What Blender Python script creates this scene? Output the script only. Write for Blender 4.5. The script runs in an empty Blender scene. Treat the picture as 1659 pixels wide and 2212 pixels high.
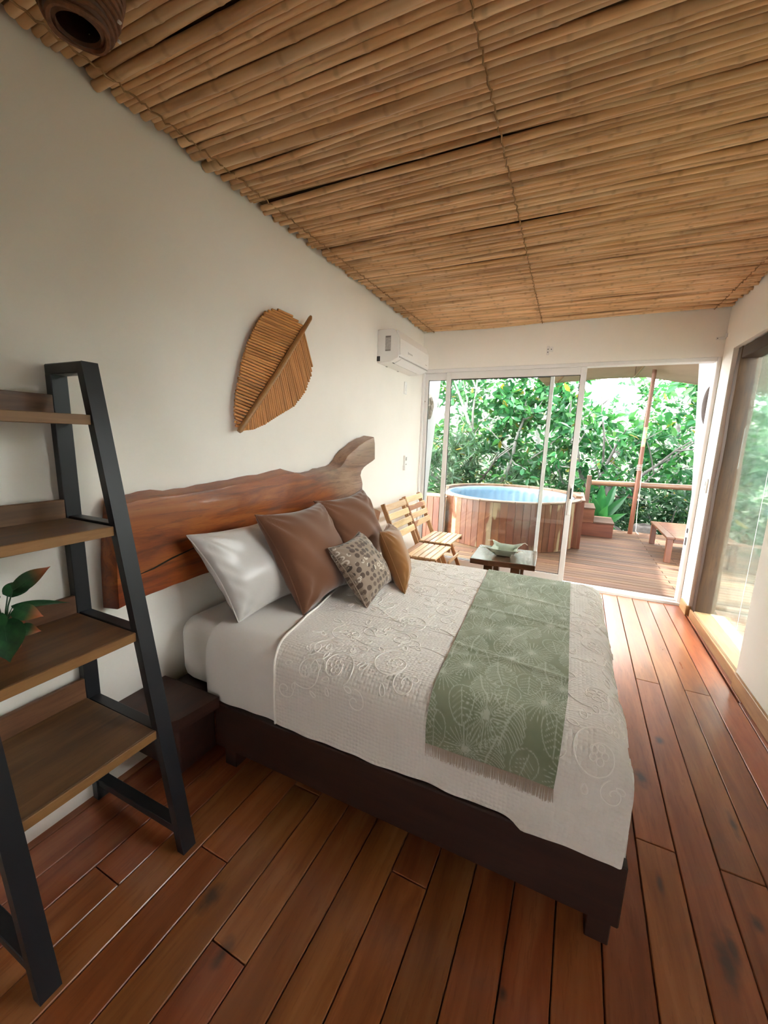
import bpy, bmesh, math, random
import numpy as np
from mathutils import Vector, Matrix

# ------------------------------------------------------------------ camera, world, sun, exposure
SC = bpy.context.scene
COL = SC.collection
CAMLOC = Vector((1.5518, 0.0, 1.4))
def camera():
    y, p, r = math.radians(-24.6338), math.radians(-10.3258), math.radians(1.7762)
    fwd = Vector((math.sin(y)*math.cos(p), math.cos(y)*math.cos(p), math.sin(p)))
    right = Vector((math.cos(y), -math.sin(y), 0)); up = right.cross(fwd)
    r2 = right*math.cos(r)+up*math.sin(r); u2 = -right*math.sin(r)+up*math.cos(r)
    M = Matrix((r2, u2, -fwd)).transposed().to_4x4(); M.translation = CAMLOC
    cd = bpy.data.cameras.new('camera'); co = bpy.data.objects.new('camera', cd); COL.objects.link(co)
    co.matrix_world = M
    cd.sensor_fit = 'VERTICAL'; cd.sensor_height = 36; cd.sensor_width = 27
    cd.lens = 868.5/2212*36; cd.clip_start = .05; cd.clip_end = 200
    SC.camera = co
camera()
SKY = 10.0
w = bpy.data.worlds.new('overcast_sky'); SC.world = w; w.use_nodes = True
bg = w.node_tree.nodes['Background']; bg.inputs[0].default_value = (.97, .975, 1, 1); bg.inputs[1].default_value = SKY
sd = bpy.data.lights.new('sun', 'SUN'); sd.energy = 8; sd.angle = math.radians(1.2); sd.color = (1, .95, .86)
so = bpy.data.objects.new('sun', sd); COL.objects.link(so)
so.rotation_euler = Vector((-.50, -.25, -.83)).to_track_quat('-Z', 'Y').to_euler()
SC.view_settings.view_transform = 'Standard'; SC.view_settings.look = 'None'
SC.view_settings.gamma = 1; SC.view_settings.use_curve_mapping = False
SC.view_settings.exposure = 1.42

rnd = random.Random(11)
NR = np.random.RandomState(5)

# ------------------------------------------------------------------ object helpers
def link(o): COL.objects.link(o); return o
def tag(o, label=None, cat=None, group=None, kind=None):
    if label: o['label'] = label
    if cat: o['category'] = cat
    if group: o['group'] = group
    if kind: o['kind'] = kind
    return o
def thing(name, label, cat, loc=(0, 0, 0), group=None):
    o = link(bpy.data.objects.new(name, None)); o.location = loc; o.empty_display_size = .05
    return tag(o, label, cat, group)
WLOC = {}
def wloc(o):
    v = Vector((0, 0, 0))
    while o is not None: v = v+Vector(o.location); o = o.parent
    return v
def attach(o, parent, loc):
    if parent is not None:
        o.parent = parent; o.location = Vector(loc)-wloc(parent)
    else: o.location = loc
    return o
def copy_tree(o, parent=None, mesh=True):
    c = link(o.copy())
    if parent is not None: c.parent = parent
    for ch in list(o.children): copy_tree(ch, c)
    return c

class MB:
    def __init__(s): s.v = []; s.f = []; s.n = 0; s.c = []
    def add(s, v, f, col=None):
        v = np.asarray(v, float).reshape(-1, 3)
        s.v.append(v); b = s.n; s.n += len(v)
        s.f += [tuple(i+b for i in q) for q in f]
        if col is not None: s.c.append(np.asarray(col, float))
        return s
    def box(s, c, d, b=0.0, R=None):
        c = np.array(c, float); h = np.array(d, float)/2
        if b <= 0:
            v = np.array([[x, y, z] for x in (-1, 1) for y in (-1, 1) for z in (-1, 1)])*h
            f = [(0, 1, 3, 2), (4, 6, 7, 5), (0, 4, 5, 1), (2, 3, 7, 6), (0, 2, 6, 4), (1, 5, 7, 3)]
        else:
            b = min(b, h.min()*.9)
            v = []; ix = {}
            for sx in (-1, 1):
                for sy in (-1, 1):
                    for sz in (-1, 1):
                        for a in range(3):
                            p = np.array([sx, sy, sz], float)*h
                            for k in range(3):
                                if k != a: p[k] -= (sx, sy, sz)[k]*b
                            ix[(sx, sy, sz, a)] = len(v); v.append(p)
            v = np.array(v); f = []
            S = (-1, 1)
            def q(L): f.append(tuple(L))
            for a in range(3):
                o = [k for k in range(3) if k != a]
                for sg in S:
                    L = []
                    for t in ((-1, -1), (1, -1), (1, 1), (-1, 1)):
                        k = [0, 0, 0]; k[a] = sg; k[o[0]] = t[0]; k[o[1]] = t[1]; L.append(ix[(*k, a)])
                    q(L)
            for a in range(3):
                o = [k for k in range(3) if k != a]
                for t in ((-1, -1), (1, -1), (1, 1), (-1, 1)):
                    k0 = [0, 0, 0]; k0[o[0]] = t[0]; k0[o[1]] = t[1]
                    k1 = list(k0); k0[a] = -1; k1[a] = 1
                    q([ix[(*k0, o[0])], ix[(*k1, o[0])], ix[(*k1, o[1])], ix[(*k0, o[1])]])
            for sx in S:
                for sy in S:
                    for sz in S: q([ix[(sx, sy, sz, a)] for a in range(3)])
        if R is not None: v = v@np.array(R).T
        return s.add(v+c, f)
    def beam(s, p, q, w, h, b=.002, up=(0, 0, 1)):
        """box from p to q; w across, h along up"""
        p = Vector(p); q = Vector(q); d = q-p; x = d.normalized(); y = Vector(up).cross(x).normalized(); z = x.cross(y)
        R = np.array(Matrix((x, y, z)).transposed())
        return s.box((p+q)/2, (d.length, w, h), b, R)
    def tube(s, pts, r, n=8, cap=True, col=None):
        P = np.asarray(pts, float); m = len(P); r = np.broadcast_to(np.asarray(r, float), (m,))
        T = np.gradient(P, axis=0); T /= np.linalg.norm(T, axis=1)[:, None]+1e-12
        ref = np.array([0, 0, 1.]) if abs(T[0][2]) < .9 else np.array([1., 0, 0])
        U = np.cross(T, ref); U /= np.linalg.norm(U, axis=1)[:, None]+1e-12
        for i in range(1, m):
            u = U[i-1]-T[i]*np.dot(U[i-1], T[i]); U[i] = u/(np.linalg.norm(u)+1e-12)
        W = np.cross(T, U); a = np.arange(n)*2*np.pi/n
        v = (P[:, None]+r[:, None, None]*(np.cos(a)[None, :, None]*U[:, None]+np.sin(a)[None, :, None]*W[:, None])).reshape(-1, 3)
        f = [(i*n+j, i*n+(j+1) % n, (i+1)*n+(j+1) % n, (i+1)*n+j) for i in range(m-1) for j in range(n)]
        if cap: f += [tuple(range(n))[::-1], tuple((m-1)*n+j for j in range(n))]
        if col is not None: col = np.repeat(np.asarray(col), n)
        return s.add(v, f, col)
    def lathe(s, prof, c=(0, 0, 0), n=32, close=False):
        P = np.asarray(prof, float); m = len(P); a = np.arange(n)*2*np.pi/n
        v = np.stack([P[:, None, 0]*np.cos(a), P[:, None, 0]*np.sin(a), np.repeat(P[:, 1:2], n, 1)], -1).reshape(-1, 3)+np.array(c)
        k = m if close else m-1
        f = [(i*n+j, i*n+(j+1) % n, ((i+1) % m)*n+(j+1) % n, ((i+1) % m)*n+j) for i in range(k) for j in range(n)]
        return s.add(v, f)
    def grid(s, G, wrap=False):
        G = np.asarray(G, float); a, b = G.shape[:2]
        f = [(i*b+j, i*b+j+1, (i+1)*b+j+1, (i+1)*b+j) for i in range(a-1) for j in range(b-1)]
        return s.add(G.reshape(-1, 3), f)
    def prism(s, poly, ax, lo, hi):
        """extrude 2-D polygon along axis ax (0,1,2) from lo to hi"""
        o = [k for k in range(3) if k != ax]; n = len(poly); v = np.zeros((2*n, 3))
        for k, (p, q) in enumerate(poly):
            v[k, o[0]] = p; v[k, o[1]] = q; v[k, ax] = lo
            v[n+k, o[0]] = p; v[n+k, o[1]] = q; v[n+k, ax] = hi
        f = [tuple(range(n)), tuple(range(2*n-1, n-1, -1))]+[(i, n+i, n+(i+1) % n, (i+1) % n) for i in range(n)]
        return s.add(v, f)
    def build(s, name, mat, parent=None, smooth=False, kind=None, label=None, sharp=35, origin=None, recalc=False, attr='shade'):
        v = np.concatenate(s.v); c = (v.min(0)+v.max(0))/2 if origin is None else np.array(origin, float)
        me = bpy.data.meshes.new(name)
        me.from_pydata((v-c).tolist(), [], s.f)
        if recalc:
            bm = bmesh.new(); bm.from_mesh(me); bmesh.ops.recalc_face_normals(bm, faces=bm.faces); bm.to_mesh(me); bm.free()
        me.materials.append(mat)
        if smooth:
            me.polygons.foreach_set('use_smooth', np.ones(len(me.polygons), bool))
            if sharp: me.set_sharp_from_angle(angle=math.radians(sharp))
        if s.c:
            cc = np.concatenate(s.c)
            if cc.ndim == 1:
                at = me.attributes.new(attr, 'FLOAT', 'POINT'); at.data.foreach_set('value', cc.astype(np.float32))
            else:
                at = me.attributes.new(attr, 'FLOAT_COLOR', 'POINT'); at.data.foreach_set('color', np.hstack([cc, np.ones((len(cc), 1))]).astype(np.float32).ravel())
        me.update()
        o = link(bpy.data.objects.new(name, me)); attach(o, parent, c)
        if kind: o['kind'] = kind
        if label: o['label'] = label
        return o
def struct(o): o['kind'] = 'structure'; return o
def inst(src, parent, M):
    """linked-mesh copy of a mesh object placed by a world matrix"""
    c = link(src.copy())
    c.parent = parent
    if parent is not None: M = Matrix.Translation(-wloc(parent))@M
    c.matrix_basis = M
    return c

# ------------------------------------------------------------------ material helpers
def newmat(name):
    m = bpy.data.materials.new(name); m.use_nodes = True
    return m, m.node_tree, m.node_tree.nodes['Principled BSDF']
def nd(nt, t, ins=None, **kw):
    n = nt.nodes.new(t)
    for k, v in kw.items(): setattr(n, k, v)
    for k, v in (ins or {}).items():
        if hasattr(v, 'is_linked') or isinstance(v, bpy.types.NodeSocket): nt.links.new(v, n.inputs[k])
        else: n.inputs[k].default_value = v
    return n
def c4(c): return (*c, 1) if len(c) == 3 else c
def ramp(nt, fac, stops):
    r = nt.nodes.new('ShaderNodeValToRGB'); nt.links.new(fac, r.inputs[0])
    e = r.color_ramp.elements
    while len(e) < len(stops): e.new(.5)
    for k, (p, c) in enumerate(stops): e[k].position = p; e[k].color = c4(c)
    return r.outputs[0]
def mixc(nt, f, a, b, mode='MIX'):
    n = nd(nt, 'ShaderNodeMix', data_type='RGBA', blend_type=mode)
    for k, v in ((0, f), (6, a), (7, b)):
        if isinstance(v, bpy.types.NodeSocket): nt.links.new(v, n.inputs[k])
        else: n.inputs[k].default_value = v if k == 0 else c4(v)
    return n.outputs[2]
def mth(nt, op, a, b=0.0, c=None):
    n = nd(nt, 'ShaderNodeMath', operation=op)
    for k, v in enumerate((a, b) if c is None else (a, b, c)):
        if isinstance(v, bpy.types.NodeSocket): nt.links.new(v, n.inputs[k])
        else: n.inputs[k].default_value = v
    return n.outputs[0]
def vmul(nt, vec, s, add=None):
    n = nd(nt, 'ShaderNodeVectorMath', {0: vec, 1: s}, operation='MULTIPLY').outputs[0]
    if add is not None: n = nd(nt, 'ShaderNodeVectorMath', {0: n, 1: add}, operation='ADD').outputs[0]
    return n
def noise(nt, vec, scale, detail=3, rough=.55, dist=0.0):
    return nd(nt, 'ShaderNodeTexNoise', {'Vector': vec, 'Scale': scale, 'Detail': detail, 'Roughness': rough, 'Distortion': dist}).outputs[0]
def bump(nt, b, h, strength=.2, dist=.01):
    n = nd(nt, 'ShaderNodeBump', {'Height': h, 'Strength': strength, 'Distance': dist}); nt.links.new(n.outputs[0], b.inputs['Normal'])
def plain(name, col, rough=.5, vary=.0, metal=0.0, scale=8, bmp=0.0, spec=.5, sheen=0.0):
    m, nt, b = newmat(name)
    b.inputs['Roughness'].default_value = rough; b.inputs['Metallic'].default_value = metal; b.inputs['Specular IOR Level'].default_value = spec
    b.inputs['Sheen Weight'].default_value = sheen
    tc = nt.nodes.new('ShaderNodeTexCoord').outputs['Object']
    nz = noise(nt, tc, scale, 4)
    lo = tuple(x*(1-vary) for x in col); hi = tuple(min(1, x*(1+vary)) for x in col)
    nt.links.new(ramp(nt, nz, [(.3, lo), (.7, hi)]), b.inputs['Base Color'])
    if bmp: bump(nt, b, noise(nt, tc, scale*6, 4), bmp, .005)
    return m
def wood(name, dark, mid, light, axis='x', rough=.45, coat=0.0, grain=1.0, vary=.25, knots=0.0, streak=None, spec=.5, spots=None):
    """plank wood: grain along the object's own axis, different on each object"""
    m, nt, b = newmat(name)
    tc = nt.nodes.new('ShaderNodeTexCoord').outputs['Object']
    oi = nt.nodes.new('ShaderNodeObjectInfo').outputs['Random']
    off = nd(nt, 'ShaderNodeCombineXYZ', {0: mth(nt, 'MULTIPLY', oi, 37.0), 1: mth(nt, 'MULTIPLY', oi, 91.0), 2: mth(nt, 'MULTIPLY', oi, 53.0)}).outputs[0]
    s = {'x': (.09, 1, 1), 'y': (1, .09, 1), 'z': (1, 1, .09)}[axis]
    vec = vmul(nt, tc, s, off)
    n1 = noise(nt, vec, 22*grain, 5, .6, .6)
    n2 = noise(nt, vec, 130*grain, 3, .6)
    s2 = {'x': (.25, 1, 1), 'y': (1, .25, 1), 'z': (1, 1, .25)}[axis]
    n3 = noise(nt, vmul(nt, tc, s2, off), 7*grain, 3, .5, .8)
    f = mth(nt, 'ADD', mth(nt, 'MULTIPLY', n1, .6), mth(nt, 'MULTIPLY', n3, .4))
    col = ramp(nt, f, [(.30, dark), (.5, mid), (.70, light)])
    col = mixc(nt, mth(nt, 'MULTIPLY', mth(nt, 'GREATER_THAN', n2, .60), .25), col, dark)
    if streak is not None:
        k = mth(nt, 'FRACT', mth(nt, 'MULTIPLY', oi, 17.3))
        wv = noise(nt, vmul(nt, tc, s2, off), 5, 2)
        fx = nd(nt, 'ShaderNodeMapRange', {0: mth(nt, 'ADD', wv, mth(nt, 'MULTIPLY', k, .35)), 1: streak[1], 2: streak[1]+.03}).outputs[0]
        col = mixc(nt, fx, col, streak[0])
    if knots > 0:
        kv = vmul(nt, tc, {'x': (.45, 1, 1), 'y': (1, .45, 1), 'z': (1, 1, .45)}[axis], off)
        vo = nd(nt, 'ShaderNodeTexVoronoi', {'Vector': nd(nt, 'ShaderNodeVectorMath', {0: kv, 1: vmul(nt, nd(nt, 'ShaderNodeTexNoise', {'Vector': kv, 'Scale': 18.0}).outputs[1], (.05, .05, .05))}, operation='ADD').outputs[0], 'Scale': 3.2})
        rare = mth(nt, 'GREATER_THAN', nd(nt, 'ShaderNodeSeparateColor', {0: vo.outputs['Color']}).outputs[0], 1-knots)
        kf = nd(nt, 'ShaderNodeMapRange', {0: vo.outputs['Distance'], 1: .10, 2: .03}).outputs[0]
        col = mixc(nt, mth(nt, 'MULTIPLY', mth(nt, 'MULTIPLY', kf, rare), .85), col, tuple(x*.35+.008 for x in dark))
    if spots:
        gp = nt.nodes.new('ShaderNodeNewGeometry').outputs['Position']; tot = None
        wob = nd(nt, 'ShaderNodeTexNoise', {'Vector': gp, 'Scale': 30.0, 'Detail': 3.0}).outputs[0]
        for (kx, ky, rx, ry) in spots:
            dv = vmul(nt, nd(nt, 'ShaderNodeVectorMath', {0: gp, 1: (kx, ky, 0)}, operation='SUBTRACT').outputs[0], (1/rx, 1/ry, 0))
            ln = nd(nt, 'ShaderNodeVectorMath', {0: dv}, operation='LENGTH').outputs['Value']
            kf = nd(nt, 'ShaderNodeMapRange', {0: mth(nt, 'ADD', ln, mth(nt, 'MULTIPLY', wob, 1.0)), 1: 1.6, 2: .7}).outputs[0]
            tot = kf if tot is None else mth(nt, 'MAXIMUM', tot, kf)
        col = mixc(nt, mth(nt, 'MULTIPLY', tot, .82), col, (.035, .025, .024))
    hsv = nd(nt, 'ShaderNodeHueSaturation', {'Color': col, 'Hue': nd(nt, 'ShaderNodeMapRange', {0: mth(nt, 'FRACT', mth(nt, 'MULTIPLY', oi, 7.7)), 3: .492, 4: .508}).outputs[0],
             'Value': nd(nt, 'ShaderNodeMapRange', {0: oi, 3: 1-vary, 4: 1+vary}).outputs[0]})
    nt.links.new(hsv.outputs[0], b.inputs['Base Color'])
    nt.links.new(nd(nt, 'ShaderNodeMapRange', {0: n1, 3: rough*.8, 4: rough*1.2}).outputs[0], b.inputs['Roughness'])
    b.inputs['Coat Weight'].default_value = coat; b.inputs['Coat Roughness'].default_value = .15
    b.inputs['Specular IOR Level'].default_value = spec
    bump(nt, b, n2, .06, .003)
    return m
def fabric(name, col, weave=900, strength=.15, rough=.9, sheen=.2, vary=.06, spec=.2):
    m, nt, b = newmat(name)
    tc = nt.nodes.new('ShaderNodeTexCoord').outputs['Object']
    n1 = noise(nt, tc, 5, 3)
    nt.links.new(ramp(nt, n1, [(.3, tuple(x*(1-vary) for x in col)), (.7, tuple(min(1, x*(1+vary)) for x in col))]), b.inputs['Base Color'])
    b.inputs['Roughness'].default_value = rough; b.inputs['Sheen Weight'].default_value = sheen; b.inputs['Specular IOR Level'].default_value = spec
    bump(nt, b, noise(nt, tc, weave, 2), strength, .002)
    return m

# bluish knots and stains of the floor: x, y, half-width, half-length
KNOTS = [(2.078, 2.142, .022, .040), (1.963, 1.841, .030, .060), (1.955, 1.37, .012, .050), (2.086, 1.217, .028, .085), (2.11, 1.26, .018, .07), (2.20, 1.369, .020, .032), (.823, .616, .022, .045), (.687, .70, .03, .05), (1.531, .872, .013, .016), (1.02, .50, .02, .04), (2.25, 1.75, .014, .07)]
M = {}
M['wall'] = plain('plaster_white', (.88, .835, .76), .85, .02, scale=3, bmp=.02)
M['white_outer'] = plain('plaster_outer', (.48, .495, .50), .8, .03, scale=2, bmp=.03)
M['ceil_board'] = plain('ceiling_board', (.20, .13, .075), .9)
M['alu'] = plain('white_aluminium', (.78, .75, .72), .4, .02)
M['black_gap'] = plain('dark_backing', (.012, .007, .004), .9)
M['floor_y'] = wood('floor_stained_wood', (.165, .042, .013), (.35, .110, .036), (.49, .20, .075), 'y', .30, .22, .75, .20, knots=.12, spec=.5, spots=KNOTS)
M['bedwood'] = wood('dark_mahogany', (.012, .004, .003), (.028, .009, .006), (.05, .018, .011), 'x', .5, .1, 1, .1)
M['ledge'] = wood('dark_walnut', (.02, .008, .005), (.05, .02, .012), (.09, .038, .022), 'y', .5, .1, 1, .1)
M['shelf'] = wood('rustic_brown_board', (.07, .032, .014), (.15, .068, .028), (.22, .11, .048), 'y', .5, .05, 1.2, .12)
M['shelf_edge'] = wood('shelf_edge_wood', (.16, .07, .022), (.24, .115, .038), (.30, .15, .055), 'y', .5, 0, 1.2, .1)
M['black_metal'] = plain('black_powder_coat', (.014, .0145, .017), .42, .1, spec=.4)
M['base_y'] = wood('baseboard_wood', (.25, .12, .045), (.40, .21, .085), (.50, .29, .13), 'y', .4, .1, 1, .12)
M['base_x'] = wood('baseboard_wood_x', (.25, .12, .045), (.40, .21, .085), (.50, .29, .13), 'x', .4, .1, 1, .12)
M['post_z'] = wood('window_timber', (.018, .006, .002), (.055, .020, .006), (.10, .042, .015), 'z', .65, 0, .9, .08, knots=.1)
M['post_y'] = wood('window_timber_y', (.018, .006, .002), (.055, .020, .006), (.10, .042, .015), 'y', .65, 0, .9, .08)
M['sill'] = wood('window_sill_wood', (.30, .15, .065), (.46, .28, .14), (.58, .40, .23), 'y', .5, 0, .6, .1, knots=.2)
M['deck_x'] = wood('deck_boards', (.046, .018, .007), (.098, .046, .020), (.155, .088, .044), 'x', .7, 0, .8, .34)
M['chair'] = wood('pale_acacia', (.40, .19, .075), (.68, .43, .21), (.80, .58, .33), 'y', .4, .1, .9, .14, streak=((.36, .15, .06), .78))
M['chair_x'] = wood('acacia_upright', (.28, .12, .045), (.42, .20, .08), (.55, .30, .13), 'z', .4, .1, 1, .1)
M['table_dark'] = wood('dark_rosewood', (.035, .018, .010), (.09, .042, .022), (.17, .09, .05), 'x', .25, .3, 1, .1)
M['stave'] = wood('tub_stave_wood', (.065, .017, .006), (.12, .036, .013), (.17, .062, .024), 'z', .4, .15, .9, .22, streak=((.24, .17, .095), .80))
M['teak_x'] = wood('teak_x', (.07, .018, .006), (.125, .038, .013), (.17, .062, .024), 'x', .4, .15, .9, .12)
M['teak_y'] = wood('teak_y', (.07, .018, .006), (.125, .038, .013), (.17, .062, .024), 'y', .4, .15, .9, .12)
M['teak_z'] = wood('teak_z', (.07, .018, .006), (.125, .038, .013), (.17, .062, .024), 'z', .4, .15, .9, .12)
M['rim'] = wood('tub_rim_wood', (.08, .034, .016), (.135, .068, .035), (.19, .115, .065), 'x', .4, .15, .9, .2)
M['liner'] = plain('blue_tub_liner', (.10, .17, .24), .35, .03)
M['canvas'] = fabric('tan_canvas', (.36, .225, .135), 500, .1, .9, .1)
M['stone'] = plain('grey_stone', (.10, .09, .08), .9, .3, scale=12, bmp=.4)
M['sheet'] = fabric('white_sheet', (.78, .735, .68), 1200, .1, .85, .3, .02)
M['satin'] = fabric('satin_pillow', (.58, .545, .51), 1500, .05, .30, .2, .03, .5)
M['brown'] = fabric('brown_velvet', (.15, .060, .028), 900, .15, .8, .4, .08)
M['mustard'] = fabric('mustard_satin', (.31, .135, .035), 900, .08, .5, .3, .08, .4)
M['tray'] = fabric('green_grey_fabric', (.32, .36, .27), 300, .2, .9, .2, .25)
M['cord'] = plain('pale_cord', (.75, .72, .62), .8)
M['plastic'] = plain('white_plastic', (.80, .77, .73), .35, .01)
M['plastic_dark'] = plain('dark_plastic', (.03, .025, .02), .5)
M['greyink'] = plain('grey_print', (.42, .39, .36), .6, .25, scale=90)
M['lash'] = plain('natural_twine', (.33, .19, .085), .8, .2)
M['bark'] = plain('pale_bark', (.13, .125, .115), .85, .25, scale=14, bmp=.3)
M['terracotta'] = plain('terracotta', (.42, .10, .04), .7, .15)
M['soil'] = plain('garden_ground', (.034, .046, .020), .95, .4, scale=6, bmp=.4)
M['pot_dark'] = plain('dark_pot', (.04, .035, .03), .7, .2)
M['shell'] = plain('carved_shell', (.2, .16, .115), .6, .35, scale=25, bmp=.4)
M['darkwood'] = plain('dark_carved_wood', (.07, .045, .034), .7, .3, scale=20, bmp=.3)
M['bamboo_rail'] = wood('bamboo_rail', (.10, .045, .021), (.15, .078, .042), (.19, .11, .063), 'x', .4, .1, .6, .05)
M['pole_wood'] = wood('awning_pole_wood', (.11, .033, .012), (.145, .05, .02), (.18, .072, .03), 'z', .45, .1, .8, .05)
M['post_wood'] = wood('rail_post_wood', (.05, .023, .012), (.085, .043, .022), (.11, .06, .033), 'z', .6, 0, .8, .05)

def fresnel(nt, ior):
    """same reflectance from both sides of a thin pane"""
    bf = nt.nodes.new('ShaderNodeNewGeometry').outputs['Backfacing']
    return nd(nt, 'ShaderNodeFresnel', {'IOR': nd(nt, 'ShaderNodeMapRange', {0: bf, 3: ior, 4: 1/ior}).outputs[0]})
def m_glass(name, rough=0.0, tint=(1, 1, 1), diff=0.0, ior=1.5, haze=0.0):
    m, nt, b = newmat(name); nt.nodes.remove(b)
    out = nt.nodes['Material Output']
    tr = nd(nt, 'ShaderNodeBsdfTransparent', {0: c4(tint)})
    gl = nd(nt, 'ShaderNodeBsdfGlossy', {'Color': (1, 1, 1, 1), 'Roughness': rough})
    fr = fresnel(nt, ior)
    mx = nd(nt, 'ShaderNodeMixShader', {0: fr.outputs[0], 1: tr.outputs[0], 2: gl.outputs[0]})
    nt.links.new(mx.outputs[0], out.inputs[0])
    return m
M['glass'] = m_glass('clear_glass', 0.0, (.97, .985, .975))
def m_frost():
    m, nt, b = newmat('scratched_acrylic'); nt.nodes.remove(b)
    out = nt.nodes['Material Output']
    tc = nt.nodes.new('ShaderNodeTexCoord').outputs['Object']
    st = noise(nt, vmul(nt, tc, (1, 6, .25)), 9, 5, .65)
    st2 = noise(nt, vmul(nt, tc, (1, .4, 7)), 4, 3, .6)
    rf = nd(nt, 'ShaderNodeBsdfRefraction', {'Color': (.93, .98, .95, 1), 'Roughness': .11, 'IOR': 1.02})
    tl = nd(nt, 'ShaderNodeBsdfTranslucent', {'Color': (.76, .97, .85, 1)})
    tr = nd(nt, 'ShaderNodeBsdfTransparent', {0: (.95, .98, .96, 1)})
    f = nd(nt, 'ShaderNodeMapRange', {0: mth(nt, 'ADD', mth(nt, 'MULTIPLY', st, .6), mth(nt, 'MULTIPLY', st2, .4)), 1: .36, 2: .72, 3: .012, 4: .075}).outputs[0]
    a = nd(nt, 'ShaderNodeMixShader', {0: f, 1: rf.outputs[0], 2: tl.outputs[0]})
    a = nd(nt, 'ShaderNodeMixShader', {0: .15, 1: a.outputs[0], 2: tr.outputs[0]})
    gl = nd(nt, 'ShaderNodeBsdfGlossy', {'Roughness': .12}); fr = fresnel(nt, 1.45)
    a = nd(nt, 'ShaderNodeMixShader', {0: fr.outputs[0], 1: a.outputs[0], 2: gl.outputs[0]})
    nt.links.new(a.outputs[0], out.inputs[0]); return m
M['frost'] = m_frost()
def m_bamboo():
    m, nt, b = newmat('bamboo_cane')
    tc = nt.nodes.new('ShaderNodeTexCoord').outputs['Object']; oi = nt.nodes.new('ShaderNodeObjectInfo').outputs['Random']
    off = nd(nt, 'ShaderNodeCombineXYZ', {0: mth(nt, 'MULTIPLY', oi, 71.0), 1: mth(nt, 'MULTIPLY', oi, 31.0), 2: mth(nt, 'MULTIPLY', oi, 17.0)}).outputs[0]
    n1 = noise(nt, vmul(nt, tc, (.12, 1, 1), off), 16, 4, .6)
    n2 = noise(nt, vmul(nt, tc, (.8, .8, .8), off), 1.6, 3, .6, .5)
    col = ramp(nt, n1, [(.3, (.50, .265, .118)), (.5, (.74, .45, .225)), (.72, (.85, .60, .36))])
    col = mixc(nt, nd(nt, 'ShaderNodeMapRange', {0: n2, 1: .60, 2: .76, 3: 0.0, 4: .7}).outputs[0], col, (.14, .075, .04))
    at = nd(nt, 'ShaderNodeAttribute', attribute_name='shade').outputs['Fac']
    col = mixc(nt, at, col, (.16, .075, .03))
    hsv = nd(nt, 'ShaderNodeHueSaturation', {'Color': col, 'Value': nd(nt, 'ShaderNodeMapRange', {0: oi, 3: .76, 4: 1.15}).outputs[0]})
    nt.links.new(hsv.outputs[0], b.inputs['Base Color']); b.inputs['Roughness'].default_value = .42
    bump(nt, b, n1, .05, .003); return m
M['bamboo'] = m_bamboo()
def m_stick():
    m, nt, b = newmat('reed_stick')
    tc = nt.nodes.new('ShaderNodeTexCoord').outputs['Object']; oi = nt.nodes.new('ShaderNodeObjectInfo').outputs['Random']
    off = nd(nt, 'ShaderNodeCombineXYZ', {0: mth(nt, 'MULTIPLY', oi, 71.0), 1: mth(nt, 'MULTIPLY', oi, 31.0), 2: mth(nt, 'MULTIPLY', oi, 17.0)}).outputs[0]
    n1 = noise(nt, vmul(nt, tc, (1, 1, .6), off), 3, 3)
    col = ramp(nt, n1, [(.3, (.38, .145, .040)), (.55, (.60, .27, .085)), (.75, (.70, .36, .13))])
    hsv = nd(nt, 'ShaderNodeHueSaturation', {'Color': col, 'Value': nd(nt, 'ShaderNodeMapRange', {0: oi, 3: .8, 4: 1.15}).outputs[0]})
    nt.links.new(hsv.outputs[0], b.inputs['Base Color']); b.inputs['Roughness'].default_value = .5; return m
M['stick'] = m_stick()
M['midrib'] = wood('leaf_midrib_wood', (.22, .09, .03), (.33, .145, .05), (.42, .2, .08), 'y', .4, .1, 1, .05)
def m_headboard():
    m, nt, b = newmat('live_edge_slab')
    tc = nt.nodes.new('ShaderNodeTexCoord').outputs['Object']
    wob = noise(nt, tc, 1.6, 3, .5)
    n1 = noise(nt, vmul(nt, tc, (1, .16, 1.25)), 9, 6, .62, 1.1)
    n2 = noise(nt, vmul(nt, tc, (1, .08, 1)), 60, 4, .6, .5)
    sep = nd(nt, 'ShaderNodeSeparateXYZ', {0: tc})
    col = ramp(nt, n1, [(.28, (.05, .010, .004)), (.43, (.20, .042, .006)), (.56, (.31, .080, .010)), (.75, (.37, .125, .026))])
    pale = ramp(nt, n1, [(.3, (.085, .040, .024)), (.5, (.25, .125, .068)), (.7, (.33, .19, .11))])
    f = nd(nt, 'ShaderNodeMapRange', {0: mth(nt, 'ADD', mth(nt, 'ADD', sep.outputs[1], mth(nt, 'MULTIPLY', sep.outputs[2], 1.6)), mth(nt, 'MULTIPLY', wob, .9)), 1: .75, 2: 1.05}).outputs[0]
    col = mixc(nt, f, col, pale)
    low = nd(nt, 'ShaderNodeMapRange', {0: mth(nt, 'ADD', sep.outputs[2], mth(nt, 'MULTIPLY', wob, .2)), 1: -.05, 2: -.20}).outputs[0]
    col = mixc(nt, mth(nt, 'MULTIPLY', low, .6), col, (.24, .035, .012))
    col = mixc(nt, mth(nt, 'MULTIPLY', mth(nt, 'GREATER_THAN', n2, .58), .35), col, (.10, .03, .012))
    nt.links.new(col, b.inputs['Base Color']); b.inputs['Roughness'].default_value = .38; b.inputs['Coat Weight'].default_value = .15
    bump(nt, b, n2, .08, .004); return m
M['headboard'] = m_headboard()
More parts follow.
